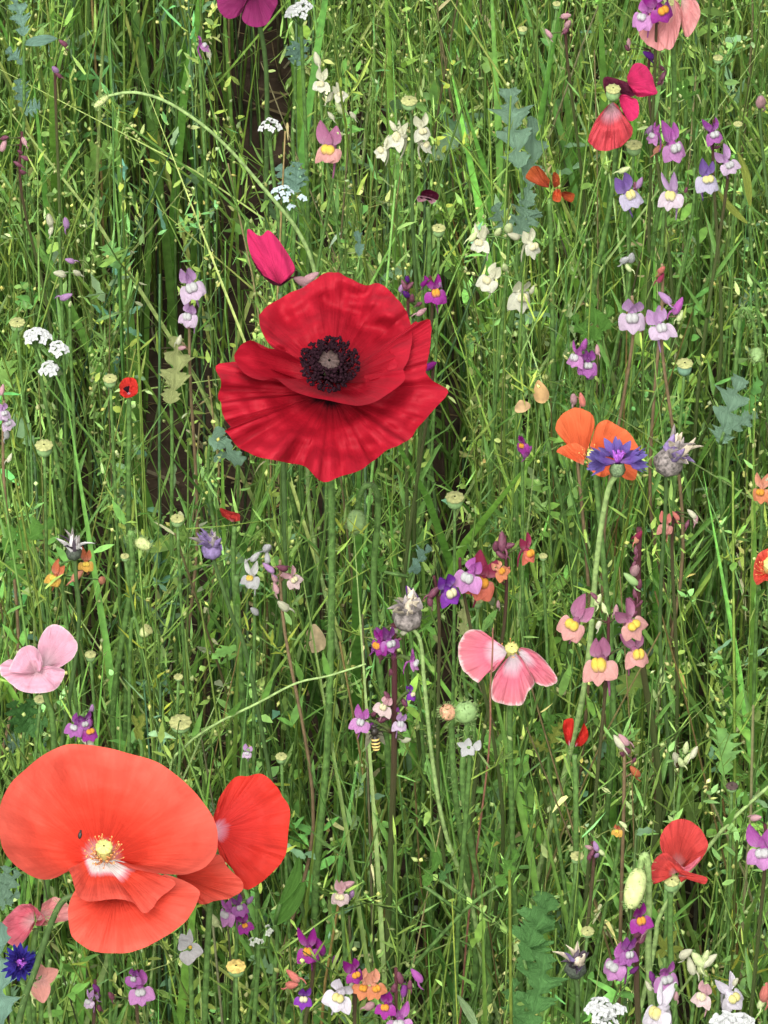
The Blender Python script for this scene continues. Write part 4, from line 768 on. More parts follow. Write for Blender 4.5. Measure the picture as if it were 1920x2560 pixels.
tx('pink toadflax crown of four blooms with bulging yellow lips', (1522, 1540), .45, [(1440, 1552, 84, -40, 'pinkyel'), (1572, 1552, 80, 30, 'pinkyel'), (1504, 1650, 102, 0, 'pinkyel'), (1588, 1625, 84, 35, 'pinkyel')], [(1495, 1500, 22, GR), (1510, 1520, 18, GR), (1485, 1490, 18, DK), (1540, 1525, 18, 'pinkwhite'), (1497, 1560, 16, 'cream')], M_PURPSTEM, root_px=(1512, 1740))
tx('dark upright toadflax seed spike with a coral tip bud', (1598, 1320), .44, [], [(1597, 1338, 26, 'redyel'), (1592, 1345, 18, 'orange'), (1590, 1375, 16, DK), (1588, 1425, 34, 'pinkwhite'), (1578, 1448, 30, M_BUDG), (1588, 1480, 24, DK), (1580, 1505, 24, DK), (1596, 1510, 24, DK), (1585, 1535, 22, DK), (1598, 1460, 22, DK), (1590, 1395, 16, DK), (1586, 1410, 16, DK)], M_PURPSTEM, r=.0014)
tx('coral-pink toadflax bloom in deep green grass above the pink crown toadflax', (1690, 1280), .42, [(1665, 1312, 54, -20, 'salmon')], [(1690, 1290, 20, 'salmon'), (1730, 1285, 18, 'cream'), (1740, 1300, 16, 'pinkwhite'), (1718, 1310, 14, DK)], M_PURPSTEM)
tx('purple toadflax head directly over the big orange-red poppy', (210, 1780), .44, [(190, 1812, 52, -40, 'purple'), (220, 1822, 56, 30, 'magenta'), (210, 1800, 46, 0, 'purple', 20)], [(218, 1855, 24, 'cream'), (230, 1770, 18, 'lilac')])
tx('tiny violet bloom in grass above the scarlet poppy', (619, 1868), .40, [(619, 1880, 30, 0, 'lilac')], [])
tx('yellow-cream seed cases on brown stalk below the pink crown toadflax', (1560, 1845), .41, [], [(1548, 1856, 30, 'cream'), (1560, 1850, 24, 'pinkwhite'), (1556, 1885, 20, DK), (1566, 1875, 20, DK), (1588, 1929, 24, 'yellow'), (1586, 1900, 16, DK)], M_BROWNSTEM)
tx('cream-yellow bud cluster in long grass', (1700, 1875), .41, [], [(1689, 1893, 30, 'cream'), (1702, 1905, 24, GR), (1735, 1882, 26, 'cream'), (1720, 1895, 22, GR), (1715, 1870, 20, GR)])
tx('tiny orange-yellow bloom above the hanging pale bud', (1544, 2060), .41, [(1544, 2074, 34, 0, 'yellow')], [(1558, 2062, 14, GR)])
tx('pink bud cluster against the yellow seed head', (1481, 2105), .41, [], [(1472, 2118, 18, 'pinkwhite'), (1490, 2116, 20, 'lilac'), (1481, 2130, 18, DK), (1475, 2140, 16, DK), (1492, 2138, 16, 'lilac'), (1502, 2130, 16, GR)], M_PURPSTEM)
tx('pink-purple toadflax with one large white-lipped bloom next to the faded red poppy', (1912, 2060), .44, [(1910, 2120, 92, -10, 'pinkpurple')], [(1890, 2045, 28, 'pinkwhite')], M_PURPSTEM)
tx('magenta toadflax spike under the hanging pale bud', (1600, 2262), .44, [(1598, 2292, 66, 10, 'magenta'), (1545, 2404, 88, -40, 'pinkpurple'), (1568, 2378, 60, 10, 'purple')], [(1592, 2318, 20, 'pinkwhite'), (1612, 2322, 22, 'pinkwhite'), (1596, 2335, 22, DK), (1606, 2345, 20, DK), (1585, 2425, 22, 'purple')], M_PURPSTEM, root_px=(1592, 2480), r=.0012)
tx('lilac-pink toadflax starfish bloom between magenta and white ones', (1662, 2395), .43, [(1662, 2435, 88, 15, 'pinkpurple')], [(1630, 2442, 24, 'purple'), (1622, 2465, 16, 'cream')])
tx('white toadflax with lilac lip and yellow throat', (1690, 2460), .44, [(1655, 2522, 96, -35, 'white')], [(1690, 2490, 18, 'pinkwhite')])
tx('white toadflax with yellow throat on a pinkish stalk', (1790, 2470), .44, [(1822, 2482, 96, 30, 'white'), (1762, 2486, 66, -30, 'pinkwhite')], [(1838, 2455, 18, 'cream')])
tx('cream bud cluster with green sepals above white toadflax', (1735, 2375), .43, [], [(1714, 2385, 36, 'cream'), (1728, 2416, 34, 'cream'), (1772, 2402, 30, 'cream'), (1745, 2400, 34, GR), (1752, 2420, 26, GR), (1765, 2390, 24, GR)])
tx('pink-purple and magenta toadflax directly under the scarlet poppy', (590, 2240), .43, [(572, 2278, 62, -30, 'pinkpurple'), (596, 2262, 50, 20, 'purple'), (610, 2308, 48, 10, 'magenta')], [(537, 2302, 30, GR), (625, 2250, 20, 'lilac')])
tx('pale pink toadflax scrap in fine grass', (860, 2205), .42, [(852, 2232, 56, -30, 'pinkwhite')], [(868, 2212, 24, 'pinkwhite'), (880, 2235, 18, 'lilac')])
tx('magenta toadflax with a yellow lip above the mixed bouquet', (785, 2345), .43, [(772, 2370, 76, 0, 'magenta')], [(800, 2368, 28, 'magenta'), (838, 2398, 22, 'purple')], M_PURPSTEM)
tx('magenta and pale lilac toadflax bouquet', (890, 2400), .44, [(884, 2428, 60, 20, 'magenta', 20), (850, 2482, 84, -30, 'white'), (912, 2460, 60, -10, 'orange')], [(880, 2465, 22, 'cream')], M_PURPSTEM)
tx('orange-lipped pink toadflax with a dark branching stalk', (990, 2420), .445, [(935, 2462, 62, 10, 'orange'), (966, 2510, 66, -20, 'magenta'), (1000, 2548, 84, 0, 'pinkpurple')], [(1042, 2440, 26, 'pinkpurple'), (1025, 2462, 22, DK), (1000, 2445, 26, DK), (985, 2470, 24, DK), (1010, 2475, 22, 'purple'), (925, 2515, 28, 'pinkwhite')], M_PURPSTEM)
tx('lilac toadflax bloom under the big orange-red poppy', (345, 2425), .43, [(350, 2468, 76, 10, 'pinkpurple'), (335, 2440, 48, -20, 'purple')], [(278, 2490, 18, DK)], M_PURPSTEM)
tx('slim violet toadflax with a white tip', (238, 2450), .42, [(226, 2500, 40, -30, 'lilac')], [(240, 2470, 24, 'purple'), (248, 2520, 16, DK), (236, 2490, 18, 'lilac')], M_PURPSTEM)
tx('small violet bloom with yellow lip and a salmon bud', (750, 2430), .43, [(758, 2492, 56, 10, 'violet')], [(733, 2440, 30, 'salmon'), (730, 2462, 26, 'salmon')])
tx('pale green bud on a pale stalk beside the salmon flat-petalled flower', (125, 2400), .44, [], [(82, 2478, 30, M_BUD)], M_PALESTEM) 
tx('rose-pink closed bud beside the white toadflax on a pinkish stalk', (1912, 2460), .42, [], [(1912, 2482, 30, 'salmon'), (1905, 2505, 28, GR)])
tx('pink bud cluster on brown stalk above the tangerine poppy', (1435, 985), .40, [], [(1434, 998, 22, 'pinkwhite'), (1455, 1000, 24, 'salmon')], M_BROWNSTEM)
tx('pale pink bud peeping over the crimson poppy', (770, 690), .45, [], [(758, 703, 42, 'pinkwhite'), (775, 695, 34, 'pinkwhite')])
# a salmon bloom of two flat lobes and a white viola
def lobed_bloom(name, label, c, z, lobes, eye=None, stem=None, cat='flower'):
    nr = Near(c[0], c[1], z); pts = stalk_points(nr, [c, (c[0] + 5, c[1] + 60)]); root = thing(name, label, cat, pts[-1].copy())
    mb = MB(); stalk_mesh(mb, pts, .0008, .0012, 6); part('stem', mb, stem or M_STEM, root)
    for a, b, w, mat in lobes:
        A = nr.p(*a, .001); B = nr.p(*b, .003); d = (B - A).normalized(); sd = d.cross(NV).normalized()
        part('petal', MB().lobe(A, B, sd, NV, w * nr.s, .15, 8, 6, .75, -.1), mat, root)
    if eye:
        part('eye', MB().ball(nr.p(eye[0], eye[1], .003), eye[2] * nr.s, eye[2] * nr.s, eye[2] * nr.s, 9, 6), eye[3], root)
SALM = PAL['salmon'][1]
lobed_bloom('clarkia', 'salmon flower with two broad flat petals next to the blue cornflower', (98, 2448), .44, [((98, 2448), (92, 2405), 40, SALM), ((100, 2448), (145, 2425), 36, SALM), ((98, 2450), (108, 2508), 44, SALM)])
lobed_bloom('viola', 'white viola with yellow eye under the big orange-red poppy', (472, 2372), .44, [((470, 2368), (452, 2335), 30, WHT), ((474, 2365), (474, 2322), 16, WHT), ((474, 2374), (508, 2380), 34, WHT), ((470, 2376), (470, 2414), 38, WHT), ((466, 2372), (450, 2352), 30, WHT)], (476, 2368, 5, YEL))
lobed_bloom('alyssum_bloom', 'little white ragged bloom beside the round green bud', (1168, 1868), .42, [((1168, 1868), (1142, 1858), 14, WHT), ((1168, 1868), (1172, 1845), 18, WHT), ((1168, 1868), (1155, 1892), 20, WHT), ((1168, 1868), (1185, 1888), 20, WHT), ((1188, 1876), (1200, 1850), 18, WHT)])
lobed_bloom('poppy_petal_scrap', 'tan dry petal standing in the bare soil strip', (787, 1630), .20, [((787, 1632), (785, 1560), 50, plain('dry_petal', (.52, .40, .24), .8, .15, .35, 250))])
lobed_bloom('dry_leaf', 'curled tan leaf scrap above the tangerine poppy', (1355, 1000), .39, [((1358, 1008), (1345, 950), 34, plain('dry_leaf_tan', (.40, .25, .11), .8, .15, .4, 250)), ((1310, 1030), (1300, 1000), 36, plain('dry_leaf_tan2', (.42, .28, .15), .8, .15, .4, 250))], cat='leaf')

# ------------------------------------------------------------------ white alyssum
def floret_mesh():
    mb = MB()
    for k in range(4):
        a = k * math.pi / 2 + .3; d = Vector((math.cos(a), math.sin(a), .25)); mb.lobe(d * .12, d * 1.0, (-math.sin(a), math.cos(a), 0), (0, 0, 1), .72, .3, 5, 4, .75, -.25)
    mb.ball((0, 0, .12), .18, .18, .16, 7, 5); return mb.mesh('floret', None)
ME_FL = floret_mesh(); ALW = plain('alyssum_white', (.46, .47, .46), .6, .3, .06, 500); ALB = plain('alyssum_bluish', (.42, .50, .53), .6, .3, .1, 500)
def alyssum(label, heads, z, mat=None, fr=13):
    """heads: (px, py, width px, n florets)"""
    c = heads[0]; nr = Near(c[0], c[1], z); s = nr.s
    pts = stalk_points(nr, [(c[0], c[1] + 12), (c[0] + 4, c[1] + 80)]); root = thing('white_alyssum', label, 'alyssum', pts[-1].copy())
    mb = MB(); cv = stalk_mesh(mb, pts, .0008, .0011, 6)
    for hx, hy, w, n in heads:
        C = nr.p(hx, hy + 8, 0); hub = C - Vector((0, 0, .008)); mb.tube([cv[4], hub], [.0006, .0005], 5)
        for i in range(n):
            q = math.sqrt((i + .5) / n); a = i * 2.4 + hx; P = C + Vector((q * w * .5 * s * math.cos(a), q * w * .5 * s * math.sin(a), (1 - q * q) * w * .28 * s + random.uniform(-.001, .001)))
            out = Vector((math.cos(a) * q, math.sin(a) * q - .35, 1.1)).normalized()
            mb.tube([hub, P], [.0003, .0003], 3, False)
            place('floret', ME_FL, root, P, axis_frame(out) @ Matrix.Rotation(random.uniform(0, 6), 3, 'Z'), fr * s * random.uniform(.8, 1.15), mat or ALW)
    part('stem', mb, M_STEM, root)
alyssum('white alyssum with three heads beside a brown seed head', [(93, 835, 62, 13), (145, 868, 48, 9), (125, 915, 44, 8)], .43)
alyssum('white alyssum cluster beside the plum poppy', [(750, 20, 62, 12)], .41)
alyssum('small white alyssum over the bare strip of soil', [(674, 310, 50, 8)], .41, fr=11)
alyssum('bluish white alyssum under the blue-green lobed leaf', [(706, 478, 58, 11), (757, 492, 16, 2), (730, 508, 12, 2)], .41, ALB, fr=10)
alyssum('broad white alyssum next to white lilac toadflax', [(1500, 2515, 70, 14), (1540, 2520, 40, 6), (1510, 2555, 60, 8)], .44, fr=14)
alyssum('creamy white alyssum below the yellow-throated white toadflax', [(1808, 2552, 52, 6), (1850, 2550, 60, 6)], .44, fr=20)
alyssum('small dull white alyssum sprig beside the pink-purple toadflax under the scarlet poppy', [(640, 2348, 34, 5), (672, 2318, 18, 3)], .41, plain('alyssum_dull', (.42,.45,.38), .6, .2, .2, 400), fr=9)

# ------------------------------------------------------------------ cornflowers
M_INV = plain('involucre_green', (.11, .16, .08), .6, 0, .5, 1500); M_INVD = plain('involucre_dark', (.045, .055, .04), .6, 0, .5, 1500)
BLUE = petal_mat('ray_blue', [(0, (.40, .20, .52)), (.4, (.20, .10, .45)), (1, (.24, .20, .58))], .3, .3)
BLUED = petal_mat('ray_deep_blue', [(0, (.08, .03, .30)), (1, (.04, .04, .36))], .3, .3)
PURPI = plain('inner_purple', (.30, .08, .42), .6, .2, .4, 900)
def ray_mesh():
    mb = MB(); rows = []
    for i in range(5):
        t = i / 4; r = .05 + .10 * t; rows.append([(r * math.cos(a), r * math.sin(a), t * .5) for a in [2 * math.pi * k / 7 for k in range(7)]])
    mb.grid(rows, True, [i / 8 for i in range(5)])
    for k in range(6):
        a = k * math.pi / 3; d = Vector((math.cos(a), math.sin(a), 0)); P0 = Vector((0, 0, .46)) + d * .13
        mb.lobe(P0, Vector((0, 0, 1.0)) + d * .42, (-math.sin(a), math.cos(a), 0), (d - Vector((0, 0, .6))), .24, .25, 5, 2, .6, .05, .6, .4)
    return mb.mesh('ray_floret', None)
ME_RAY = ray_mesh()
def cornflower(label, c, w, z, ax, path, nray=10, mat=None, stem_mat=None, inv=None, el=(.15, .6), stem_r=(.0009, .0013), azs=None):
    nr = Near(c[0], c[1], z); s = nr.s; r = w * s / 2; ax = Vector(ax).normalized(); F = ax.to_track_quat('Z', 'Y').to_matrix(); P = nr.P; H = r * .62; yx = ax.cross(RGT).normalized(); F = Matrix((yx.cross(ax), yx, ax)).transposed(); base = P - ax * H
    pts = stalk_points(nr, [c] + path); pts[0] = base; root = thing('cornflower', label, 'cornflower', pts[-1].copy())
    mb = MB(); stalk_mesh(mb, pts, *stem_r); part('stem', mb, stem_mat or M_STEM, root)
    M4 = Matrix.Translation(base) @ F.to_4x4()
    part('involucre', MB().lathe([(.1 * r, 0), (.24 * r, .15 * H), (.30 * r, .45 * H), (.24 * r, .8 * H), (.2 * r, H)], 12, M4, .08, 6), inv or M_INV, root)
    for i in range(nray):
        a = R(azs[i]) if azs else i * 6.283 / nray + random.uniform(-.2, .2); e = random.uniform(*el); d = F @ Vector((math.cos(a) * math.cos(e), math.sin(a) * math.cos(e), math.sin(e)))
        place('ray_floret', ME_RAY, root, P + d * r * .1, axis_frame(d), r * random.uniform(.8, 1.05), mat or BLUE)
    mb = MB()
    for i in range(26):
        a = random.uniform(0, 6.28); q = random.random() * .3; p1 = F @ Vector((q * math.cos(a), q * math.sin(a), .25 + .3 * random.random())) * r
        mb.tube([P - ax * .001, P + p1], [.0005, .0004], 4); 
    o = part('inner_florets', mb, PURPI, root); o['kind'] = 'stuff'
cornflower('violet-blue cornflower in front of the tangerine poppy', (1545, 1155), 132, .46, (.05, .12, 1), [(1540, 1190), (1518, 1235), (1492, 1400), (1455, 1750), (1340, 2210)], 9, stem_mat=M_PALESTEM, azs=[172, 186, 160, 200, 5, -12, 18, 75, 105], el=(-.12, .18), stem_r=(.0010, .0013))
cornflower('deep blue cornflower in the shade of the rose poppy', (50, 2408), 92, .45, (.25, -.75, .6), [(60, 2470), (75, 2560)], 12, BLUED, el=(.2, 1.2))
def withered(label, c, w, z, path, mats, lean=0.0, stem_mat=None, n=16, up=1.0, inv=None, hw=None):
    """spent cornflower: scaly cup with a tuft of shrivelled florets; c = cup centre"""
    nr = Near(c[0], c[1], z); s = nr.s; r = w * s / 2; ax = Vector((math.sin(lean), -.15, math.cos(lean))).normalized(); F = axis_frame(ax); P = nr.P - ax * r * .6
    pts = stalk_points(nr, [c] + path); pts[0] = P; root = thing('withered_cornflower', label, 'cornflower', pts[-1].copy())
    mb = MB(); stalk_mesh(mb, pts, .0007, .0010); part('stem', mb, stem_mat or M_STEM, root)
    M4 = Matrix.Translation(P) @ F.to_4x4()
    part('involucre', MB().lathe([(.2 * r, -.1 * r), (.7 * r, .15 * r), (.95 * r, .6 * r), (.9 * r, 1.1 * r), (.6 * r, 1.5 * r), (.45 * r, 1.6 * r)], 14, M4, .06, 7), inv or M_INVD, root)
    top = P + ax * r * 1.4
    for i in range(n):
        a = i * 2.4 + random.uniform(-.3, .3); q = random.uniform(.1, .5); L = r * random.uniform(1.2, 2.4) * up; e = random.uniform(.85, 1.5)
        d = F @ Vector((math.cos(a) * math.cos(e), math.sin(a) * math.cos(e), math.sin(e))); p0 = top + F @ Vector((math.cos(a), math.sin(a), 0)) * q * r
        sd = d.cross(Vector((.3, .2, .9))).normalized(); m = random.choice(mats)
        part('withered_floret', MB().lobe(p0, p0 + d * L, sd, sd.cross(d), r * .44, .6, 7, 3, .6, random.uniform(-.7, .5), .9), m, root)
W_GREY = plain('shrivelled_grey', (.24, .21, .20), .8, .1, .35, 600); W_CRM = plain('shrivelled_cream', (.46, .40, .30), .8, .1, .25, 600); W_PUR = plain('shrivelled_purple', (.18, .13, .26), .8, .1, .4, 600); W_WHT = plain('shrivelled_white', (.50, .48, .47), .8, .1, .2, 600); W_DARK = plain('shrivelled_dark', (.06, .045, .06), .8, 0, .4, 600)
W_MIX = plain('spent_cup_grey', (.15, .13, .12), .7, 0, .7, 700)
withered('withered cornflower with a twisted cream tuft beside the blue one', (1668, 1160), 80, .45, [(1665, 1230), (1650, 1600)], [W_CRM, W_GREY, W_PUR, W_GREY], .5, M_DARKSTEM, 22, .75, W_MIX)
withered('withered purple cornflower head drooping on a slanting stalk', (530, 1378), 54, .43, [(540, 1420), (580, 1540), (622, 1660)], [W_PUR, W_GREY, W_PUR], -.1, M_DARKSTEM, 22, .9, W_PUR)
withered('withered white cornflower with splayed stiff florets above yellow toadflax', (185, 1385), 42, .43, [(190, 1440), (195, 1600)], [W_WHT, W_DARK, W_WHT, W_GREY], -.1, M_DARKSTEM, 16, 1.1)
withered('withered cornflower with a fat grey and cream head', (1018, 1548), 78, .45, [(1050, 1600), (1062, 1720), (1085, 1930), (1116, 2088), (1180, 2267), (1215, 2452)], [W_GREY, W_CRM, W_GREY], .05, M_PALESTEM, 26, .55, W_MIX)
withered('withered dark violet cornflower above the broad white alyssum', (1438, 2425), 58, .43, [(1445, 2480), (1445, 2560)], [W_PUR, W_DARK, W_CRM], .1, M_DARKSTEM, 16, .8)

# ------------------------------------------------------------------ leaves that stand out singly
LEAFM = {}
def leaf_mat(name, c): return petal_mat('leaf_' + name, [(0, tuple(v * 1.6 for v in c)), (.3, tuple(v * 1.4 for v in c)), (1, tuple(v * 1.2 for v in c))], .38, .6, .55, .8)
L_GLAU = leaf_mat('blue_green', (.18, .30, .20)); L_GLAU2 = leaf_mat('teal', (.19, .33, .25)); L_GREEN = leaf_mat('fresh_green', (.12, .28, .05)); L_DARK = leaf_mat('deep_green', (.06, .16, .04)); L_YEL = leaf_mat('yellow_green', (.30, .36, .07)); L_PALE = leaf_mat('pale_straw_green', (.34, .38, .15)); L_MID = leaf_mat('mid_green', (.10, .24, .07))
def leaf_blade(mb, A, B, w, n, lobed, nrm, curve=0.0):
    """entire or deeply lobed blade, lobes swept towards the tip"""
    d = B - A; L = d.length; d.normalize(); nrm = (nrm - d * nrm.dot(d)).normalized(); sd = d.cross(nrm).normalized(); sway = random.uniform(-.12, .12); ph = random.uniform(0, 9)
    def c(t): return A + d * (L * t) + nrm * (curve * L * t * t) + sd * (sway * L * math.sin(math.pi * t * .8))
    m = max(10, n * 9); nv = 8; rows = []
    for i in range(m + 1):
        t = i / m; row = []
        for k in range(nv + 1):
            u = 2 * k / nv - 1; sg = 1 if u > 0 else -1
            if lobed:
                q = abs(math.sin(math.pi * ((n - .5) * t + .25 + (.10 if sg > 0 else -.08) + .10 * noise.noise(Vector((t * 3, ph, sg)))))) ** 1.0
                wd = w * .50 * (.10 + .90 * q) * math.sin(math.pi * (.10 + .86 * t)) ** .65 * (1 + .6 * noise.noise(Vector((t * n * 5, sg * 3.0, ph))))
                wd *= 1 + .16 * math.sin(t * n * 19 + ph)
            else: wd = w * .5 * math.sin(math.pi * min(1, .04 + .95 * t)) ** .75
            if t > .985: wd *= .2
            sw = (.45 if lobed else .1) * abs(u) * wd
            row.append(c(t) + d * sw + sd * (u * wd) + nrm * (wd * (.28 * abs(u) + .10 * math.sin(7 * t + 3 * u + ph))))
        rows.append(row)
    mb.grid(rows)
def leafy_plant(label, z, leaves, stem_px, name='leafy_plant', stem_mat=None, cat='leaf'):
    """leaves: (base px, tip px, width px, n lobes (0 = entire), material, towards-viewer m)"""
    c = leaves[0][0]; nr = Near(c[0], c[1], z - .05); s = nr.s
    pts = stalk_points(nr, [c] + stem_px); root = thing(name, label, cat, pts[-1].copy())
    mb = MB(); cv = stalk_mesh(mb, pts, .0007, .0011, 6)
    for a, b, w, n, m, dv in leaves:
        A = nr.upright(*a); B = nr.p(b[0], b[1], -0.75 * (a[1] - nr.py) * s + dv + (a[1] - b[1]) * s * .2); near = min(cv, key=lambda q: (q - A).length); mb.tube([near, A], [.0008, .0007], 4)
        lm = MB(); leaf_blade(lm, A, B, w * s * .85, min(n, 4) or 0, n > 0, NV * .8 + Vector((random.uniform(-.3, .3), 0, .6)), random.uniform(-.25, .0)); part('leaf', lm, m, root)
    part('stem', mb, stem_mat or M_STEM, root)
lp = leafy_plant
lp('tall blue-green lobed poppy leaf rising near rusty petals', .42, [((1300, 420), (1276, 222), 110, 5, L_GLAU, .0), ((1312, 520), (1322, 290), 80, 5, L_GLAU, -.004)], [(1310, 560), (1300, 700)])
lp('blue-green leaf fan at the foot of the tall lobed leaf', .40, [((1290, 590), (1240, 510), 80, 4, L_GLAU, .002), ((1290, 590), (1310, 500), 80, 4, L_GLAU, .0), ((1290, 590), (1345, 530), 70, 4, L_GLAU, .002)], [(1290, 700)])
lp('teal lobed leaf near the plum poppy and white alyssum', .41, [((738, 165), (752, 98), 70, 4, L_GLAU2, .002), ((738, 150), (722, 118), 50, 3, L_GLAU2, .003)], [(738, 240), (735, 400)])
lp('teal leaf behind the bluish white alyssum', .40, [((735, 480), (690, 420), 66, 4, L_GLAU2, .0), ((735, 480), (735, 405), 60, 4, L_GLAU2, .0), ((735, 480), (762, 440), 50, 3, L_GLAU2, .0)], [(735, 600)])
lp('fresh green fan leaf near ivory toadflax spurs', .41, [((1480, 850), (1470, 735), 50, 3, L_GREEN, .002), ((1478, 850), (1435, 785), 55, 3, L_GREEN, .003), ((1482, 850), (1520, 760), 55, 3, L_GREEN, .002), ((1482, 850), (1520, 800), 45, 2, L_GREEN, .003)], [(1482, 950)])
lp('straw-green ferny leaf by the crimson poppy', .41, [((425, 1010), (425, 850), 90, 5, L_PALE, .002)], [(430, 1080)])
lp('dull blue-green pointed leaf under the crimson poppy', .41, [((525, 1090), (600, 1165), 60, 2, L_GLAU, .004), ((530, 1095), (560, 1080), 40, 0, L_GLAU, .004), ((530, 1150), (595, 1140), 36, 2, L_GLAU, .004)], [(525, 1250)])
lp('bright green toothed leaves beside the withered white cornflower', .41, [((20, 1390), (118, 1300), 80, 4, L_GREEN, .004), ((20, 1400), (60, 1450), 70, 4, L_GREEN, .006), ((10, 1380), (55, 1310), 60, 3, L_GREEN, .002)], [(20, 1500)])
lp('large mid-green lobed leaf above the dark violet withered cornflower', .41, [((1320, 2440), (1350, 2240), 130, 5, L_MID, .0), ((1310, 2400), (1390, 2260), 90, 4, L_MID, .004)], [(1315, 2540)])
lp('large deep-green lobed leaf low between alyssum and toadflax', .42, [((1320, 2570), (1345, 2400), 130, 5, L_MID, .004), ((1300, 2570), (1290, 2450), 70, 4, L_MID, .002)], [(1315, 2650)])
lp('long blue-green toothed leaf beside the deep blue cornflower', .46, [((10, 2620), (5, 2330), 100, 6, L_GLAU2, .004)], [(15, 2700)])
lp('teal lobed leaf under the big orange-red poppy', .42, [((0, 2265), (45, 2180), 60, 4, L_GLAU, .002), ((0, 2270), (10, 2165), 56, 4, L_GLAU, .0), ((0, 2270), (48, 2235), 50, 3, L_GLAU, .004)], [(0, 2360)])
lp('broad smooth green leaf below the scarlet poppy', .42, [((688, 2310), (748, 2205), 62, 0, L_GREEN, .006), ((700, 2260), (740, 2140), 36, 0, L_GREEN, .0)], [(690, 2400)])
lp('feathery blue-green leaf under the grey-green seed head', .41, [((1800, 1110), (1850, 945), 100, 6, L_GLAU, .0), ((1810, 1080), (1890, 1030), 60, 4, L_GLAU, .003)], [(1800, 1200)])
lp('yellow-green star leaf beside the magenta toadflax spike', .41, [((1665, 2375), (1690, 2330), 28, 0, L_YEL, .003), ((1665, 2375), (1640, 2395), 26, 0, L_YEL, .004), ((1665, 2378), (1705, 2368), 22, 0, L_YEL, .004), ((1665, 2380), (1690, 2398), 22, 0, L_YEL, .004), ((1665, 2378), (1655, 2340), 20, 0, L_YEL, .003)], [(1668, 2460)])
lp('tall blue-green plant with lance and lobed leaves beyond the arching stalk', .43, [((60, 90), (25, -10), 60, 4, L_GLAU2, .0), ((60, 110), (140, 92), 36, 0, L_GLAU2, .004), ((60, 160), (20, 120), 50, 3, L_GLAU2, .003), ((60, 270), (40, 200), 60, 4, L_GLAU2, .003), ((60, 280), (100, 260), 60, 4, L_GLAU2, .004)], [(60, 300), (58, 420)])
lp('pale blue-green leaf near deep violet toadflax', .41, [((1035, 1420), (1075, 1370), 50, 3, L_GLAU2, .002), ((960, 1430), (925, 1360), 46, 4, L_GREEN, .002), ((1020, 1425), (1048, 1422), 34, 2, L_GLAU2, .004)], [(1020, 1520)])
lp('deep green lobed leaf heap beneath the pale pink poppy', .40, [((60, 1830), (20, 1760), 80, 4, L_DARK, .004), ((60, 1830), (80, 1750), 80, 4, L_DARK, .002), ((60, 1840), (110, 1800), 70, 4, L_MID, .006), ((50, 1860), (10, 1850), 60, 4, L_GLAU, .006)], [(60, 1930)])
lp('pale yellow-green leaf spray next to the seed-head row', .41, [((350, 1850), (362, 1790), 30, 2, L_YEL, .002), ((345, 1850), (335, 1790), 24, 2, L_YEL, .002)], [(350, 1930)])
lp('straw toothed leaf above the pink veined poppy', .41, [((1160, 1620), (1155, 1500), 42, 5, L_PALE, .0)], [(1160, 1700)])
lp('green palmate leaf in the grass beside the salmon-pink poppy', .41, [((1710, 250), (1690, 205), 26, 2, L_GREEN, .002), ((1710, 250), (1720, 200), 26, 2, L_GREEN, .002), ((1710, 250), (1745, 222), 24, 2, L_GREEN, .003), ((1708, 250), (1685, 235), 20, 2, L_GREEN, .003)], [(1710, 340)])
lp('feathery light green tuft next to two red petals', .40, [((1375, 1870), (1340, 1810), 44, 6, L_GREEN, .003), ((1375, 1870), (1375, 1790), 44, 6, L_GREEN, .0), ((1375, 1870), (1405, 1815), 44, 6, L_YEL, .003), ((1375, 1875), (1330, 1845), 40, 5, L_YEL, .005)], [(1375, 1960)])
lp('green toothed leaf low beside the crossing pale stalks', .41, [((1245, 2215), (1290, 2130), 50, 3, L_GREEN, .002), ((1060, 2215), (1085, 2130), 44, 2, L_GREEN, .002), ((1100, 2200), (1125, 2160), 36, 2, L_MID, .002)], [(1120, 2320)])
lp('blue-green leaf sliver between seed head and tall grass', .41, [((898, 640), (885, 580), 40, 2, L_GLAU2, .002)], [(900, 720)])
lp('long yellow-green blades beside the mauve toadflax with a pink lip', .42, [((1875, 520), (1848, 380), 26, 0, L_YEL, .002), ((1870, 560), (1800, 470), 22, 0, L_YEL, .003)], [(1880, 640)])
lp('green blade painted pale as if catching light beside the orange-lipped pink toadflax', .44, [((1195, 2575), (1145, 2490), 26, 0, leaf_mat('lit_blade', (.32, .46, .22)), .004)], [(1200, 2640)])  # light catching the blade is put into its paler colour

# lone slanting stalks
def lone_stalk(label, path, z, mat, r, nl=5):
    nr = Near(path[0][0], path[0][1], z); pts = stalk_points(nr, path); root = thing('slanting_stalk', label, 'stalk', pts[-1].copy())
    mb = MB(); cv = stalk_mesh(mb, pts, *r); part('stem', mb, mat, root)
    lm = MB()
    for i in range(nl):
        p = cv[int(len(cv) * (.1 + .09 * i))]; d = Vector((random.uniform(-.5, .5), random.uniform(-.3, .3), .8)); lm.lobe(p, p + d * .014, d.cross(Vector((0, 1, 0))), Vector((0, -1, .2)), .0022, .1, 4, 2)
    if nl: o = part('foliage', lm, M_LEAF, root); o['kind'] = 'stuff'
lone_stalk('pale green stalk slanting in behind the faded red poppy', [(1935, 1955), (1850, 2030), (1790, 2095), (1720, 2185), (1650, 2290), (1630, 2400)], .45, M_PALESTEM, (.0006, .0011))
lone_stalk('thread-thin pale stalk slanting past the bare soil strip', [(915, 1660), (820, 1690), (741, 1708), (640, 1760), (540, 1810), (460, 1870), (420, 1960)], .405, M_PALESTEM, (.0004, .0007))
lone_stalk('thin reddish stalk crossing the pink veined poppy', [(1232, 1570), (1231, 1640), (1226, 1720), (1220, 1900)], .45, plain('stalk_reddish', (.20, .09, .06), .6, 0, .3, 300), (.0003, .0005), 0)
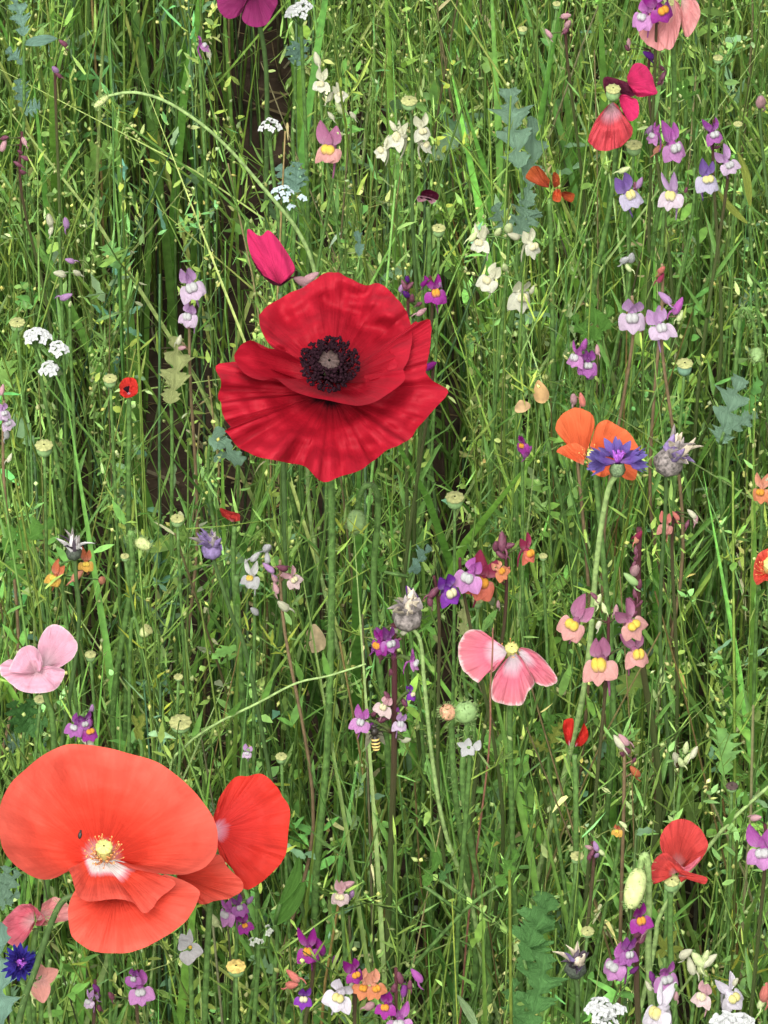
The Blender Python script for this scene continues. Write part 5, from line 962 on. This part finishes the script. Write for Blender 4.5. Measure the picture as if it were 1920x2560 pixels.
lone_stalk('hairy upright green stalk beside the bare gap near withered cornflowers', [(590, 1440), (600, 1640), (610, 1900)], .36, M_STEM, (.0012, .0016))

# ------------------------------------------------------------------ insects
def hoverfly():
    nr = Near(938, 1840, .43); s = nr.s; P = nr.p(938, 1845, .012)
    root = thing('hoverfly', 'small black and yellow striped hoverfly clinging under purple toadflax', 'hoverfly', P)
    F = axis_frame(Vector((.1, -.35, -1))); M4 = Matrix.Translation(P) @ F.to_4x4(); u = .0008
    BLK = plain('insect_black', (.02, .016, .012), .35, 0, .3, 800); YL = plain('insect_yellow', (.50, .38, .12), .5, 0, .2, 800)
    part('thorax', MB().ball((0, 0, -3.0 * u), 1.9 * u, 1.7 * u, 2.1 * u, 10, 7, M4), BLK, root); part('head', MB().ball((0, 0, -5.6 * u), 1.5 * u, 1.2 * u, .9 * u, 10, 7, M4), BLK, root)
    ab = part('abdomen', MB().lathe([(.4 * u, -1.2 * u), (1.5 * u, 0), (2.0 * u, 2 * u), (1.8 * u, 4 * u), (1.1 * u, 6 * u), (.2 * u, 7 * u)], 12, M4), BLK, root)
    for z, r in ((.6, 1.75), (2.2, 2.05), (3.8, 1.9), (5.2, 1.45)):
        link('stripe', MB().lathe([(r * u, (z - .42) * u), ((r + .12) * u, z * u), (r * u, (z + .42) * u)], 12, M4).mesh('stripe', YL, root.location), ab)
    WG = plain('insect_wing', (.20, .19, .13), .3, .6, .2, 800)
    for sg in (-1, 1):
        part('wing', MB().lobe(M4 @ Vector((sg * 1.4 * u, -1.2 * u, -2.6 * u)), M4 @ Vector((sg * 4.6 * u, -1.6 * u, 4.6 * u)), F @ Vector((1, 0, -.4 * sg)), F @ Vector((0, -1, 0)), 2.6 * u, .05, 7, 4), WG, root)
    for sg in (-1, 1):
        for k in range(3):
            a = M4 @ Vector((sg * 1.2 * u, .8 * u, (-4 + k * 1.1) * u)); lg = MB().tube([a, M4 @ Vector((sg * 3 * u, 2.0 * u, (-5 + k * 1.8) * u)), M4 @ Vector((sg * 3.4 * u, 4 * u, (-5.4 + k * 2) * u))], [.00018, .00012], 4); part('leg', lg, BLK, root)
hoverfly()
def beetle():
    nr = Near(*T2((560, 740)), .50); P = nr.p(200, 2088, .004)
    root = thing('beetle', 'tiny black beetle on the throat of the big orange-red poppy', 'beetle', P); M4 = Matrix.Translation(P) @ axis_frame(UPV * .95 + RGT * .15).to_4x4()
    BLK = MATS['insect_black']; u = .00055
    part('body', MB().ball((0, 0, 0), 1.25 * u, 1.0 * u, 2.3 * u, 10, 8, M4), BLK, root); part('head', MB().ball((0, 0, 2.5 * u), .8 * u, .7 * u, .7 * u, 8, 6, M4), BLK, root)
beetle()
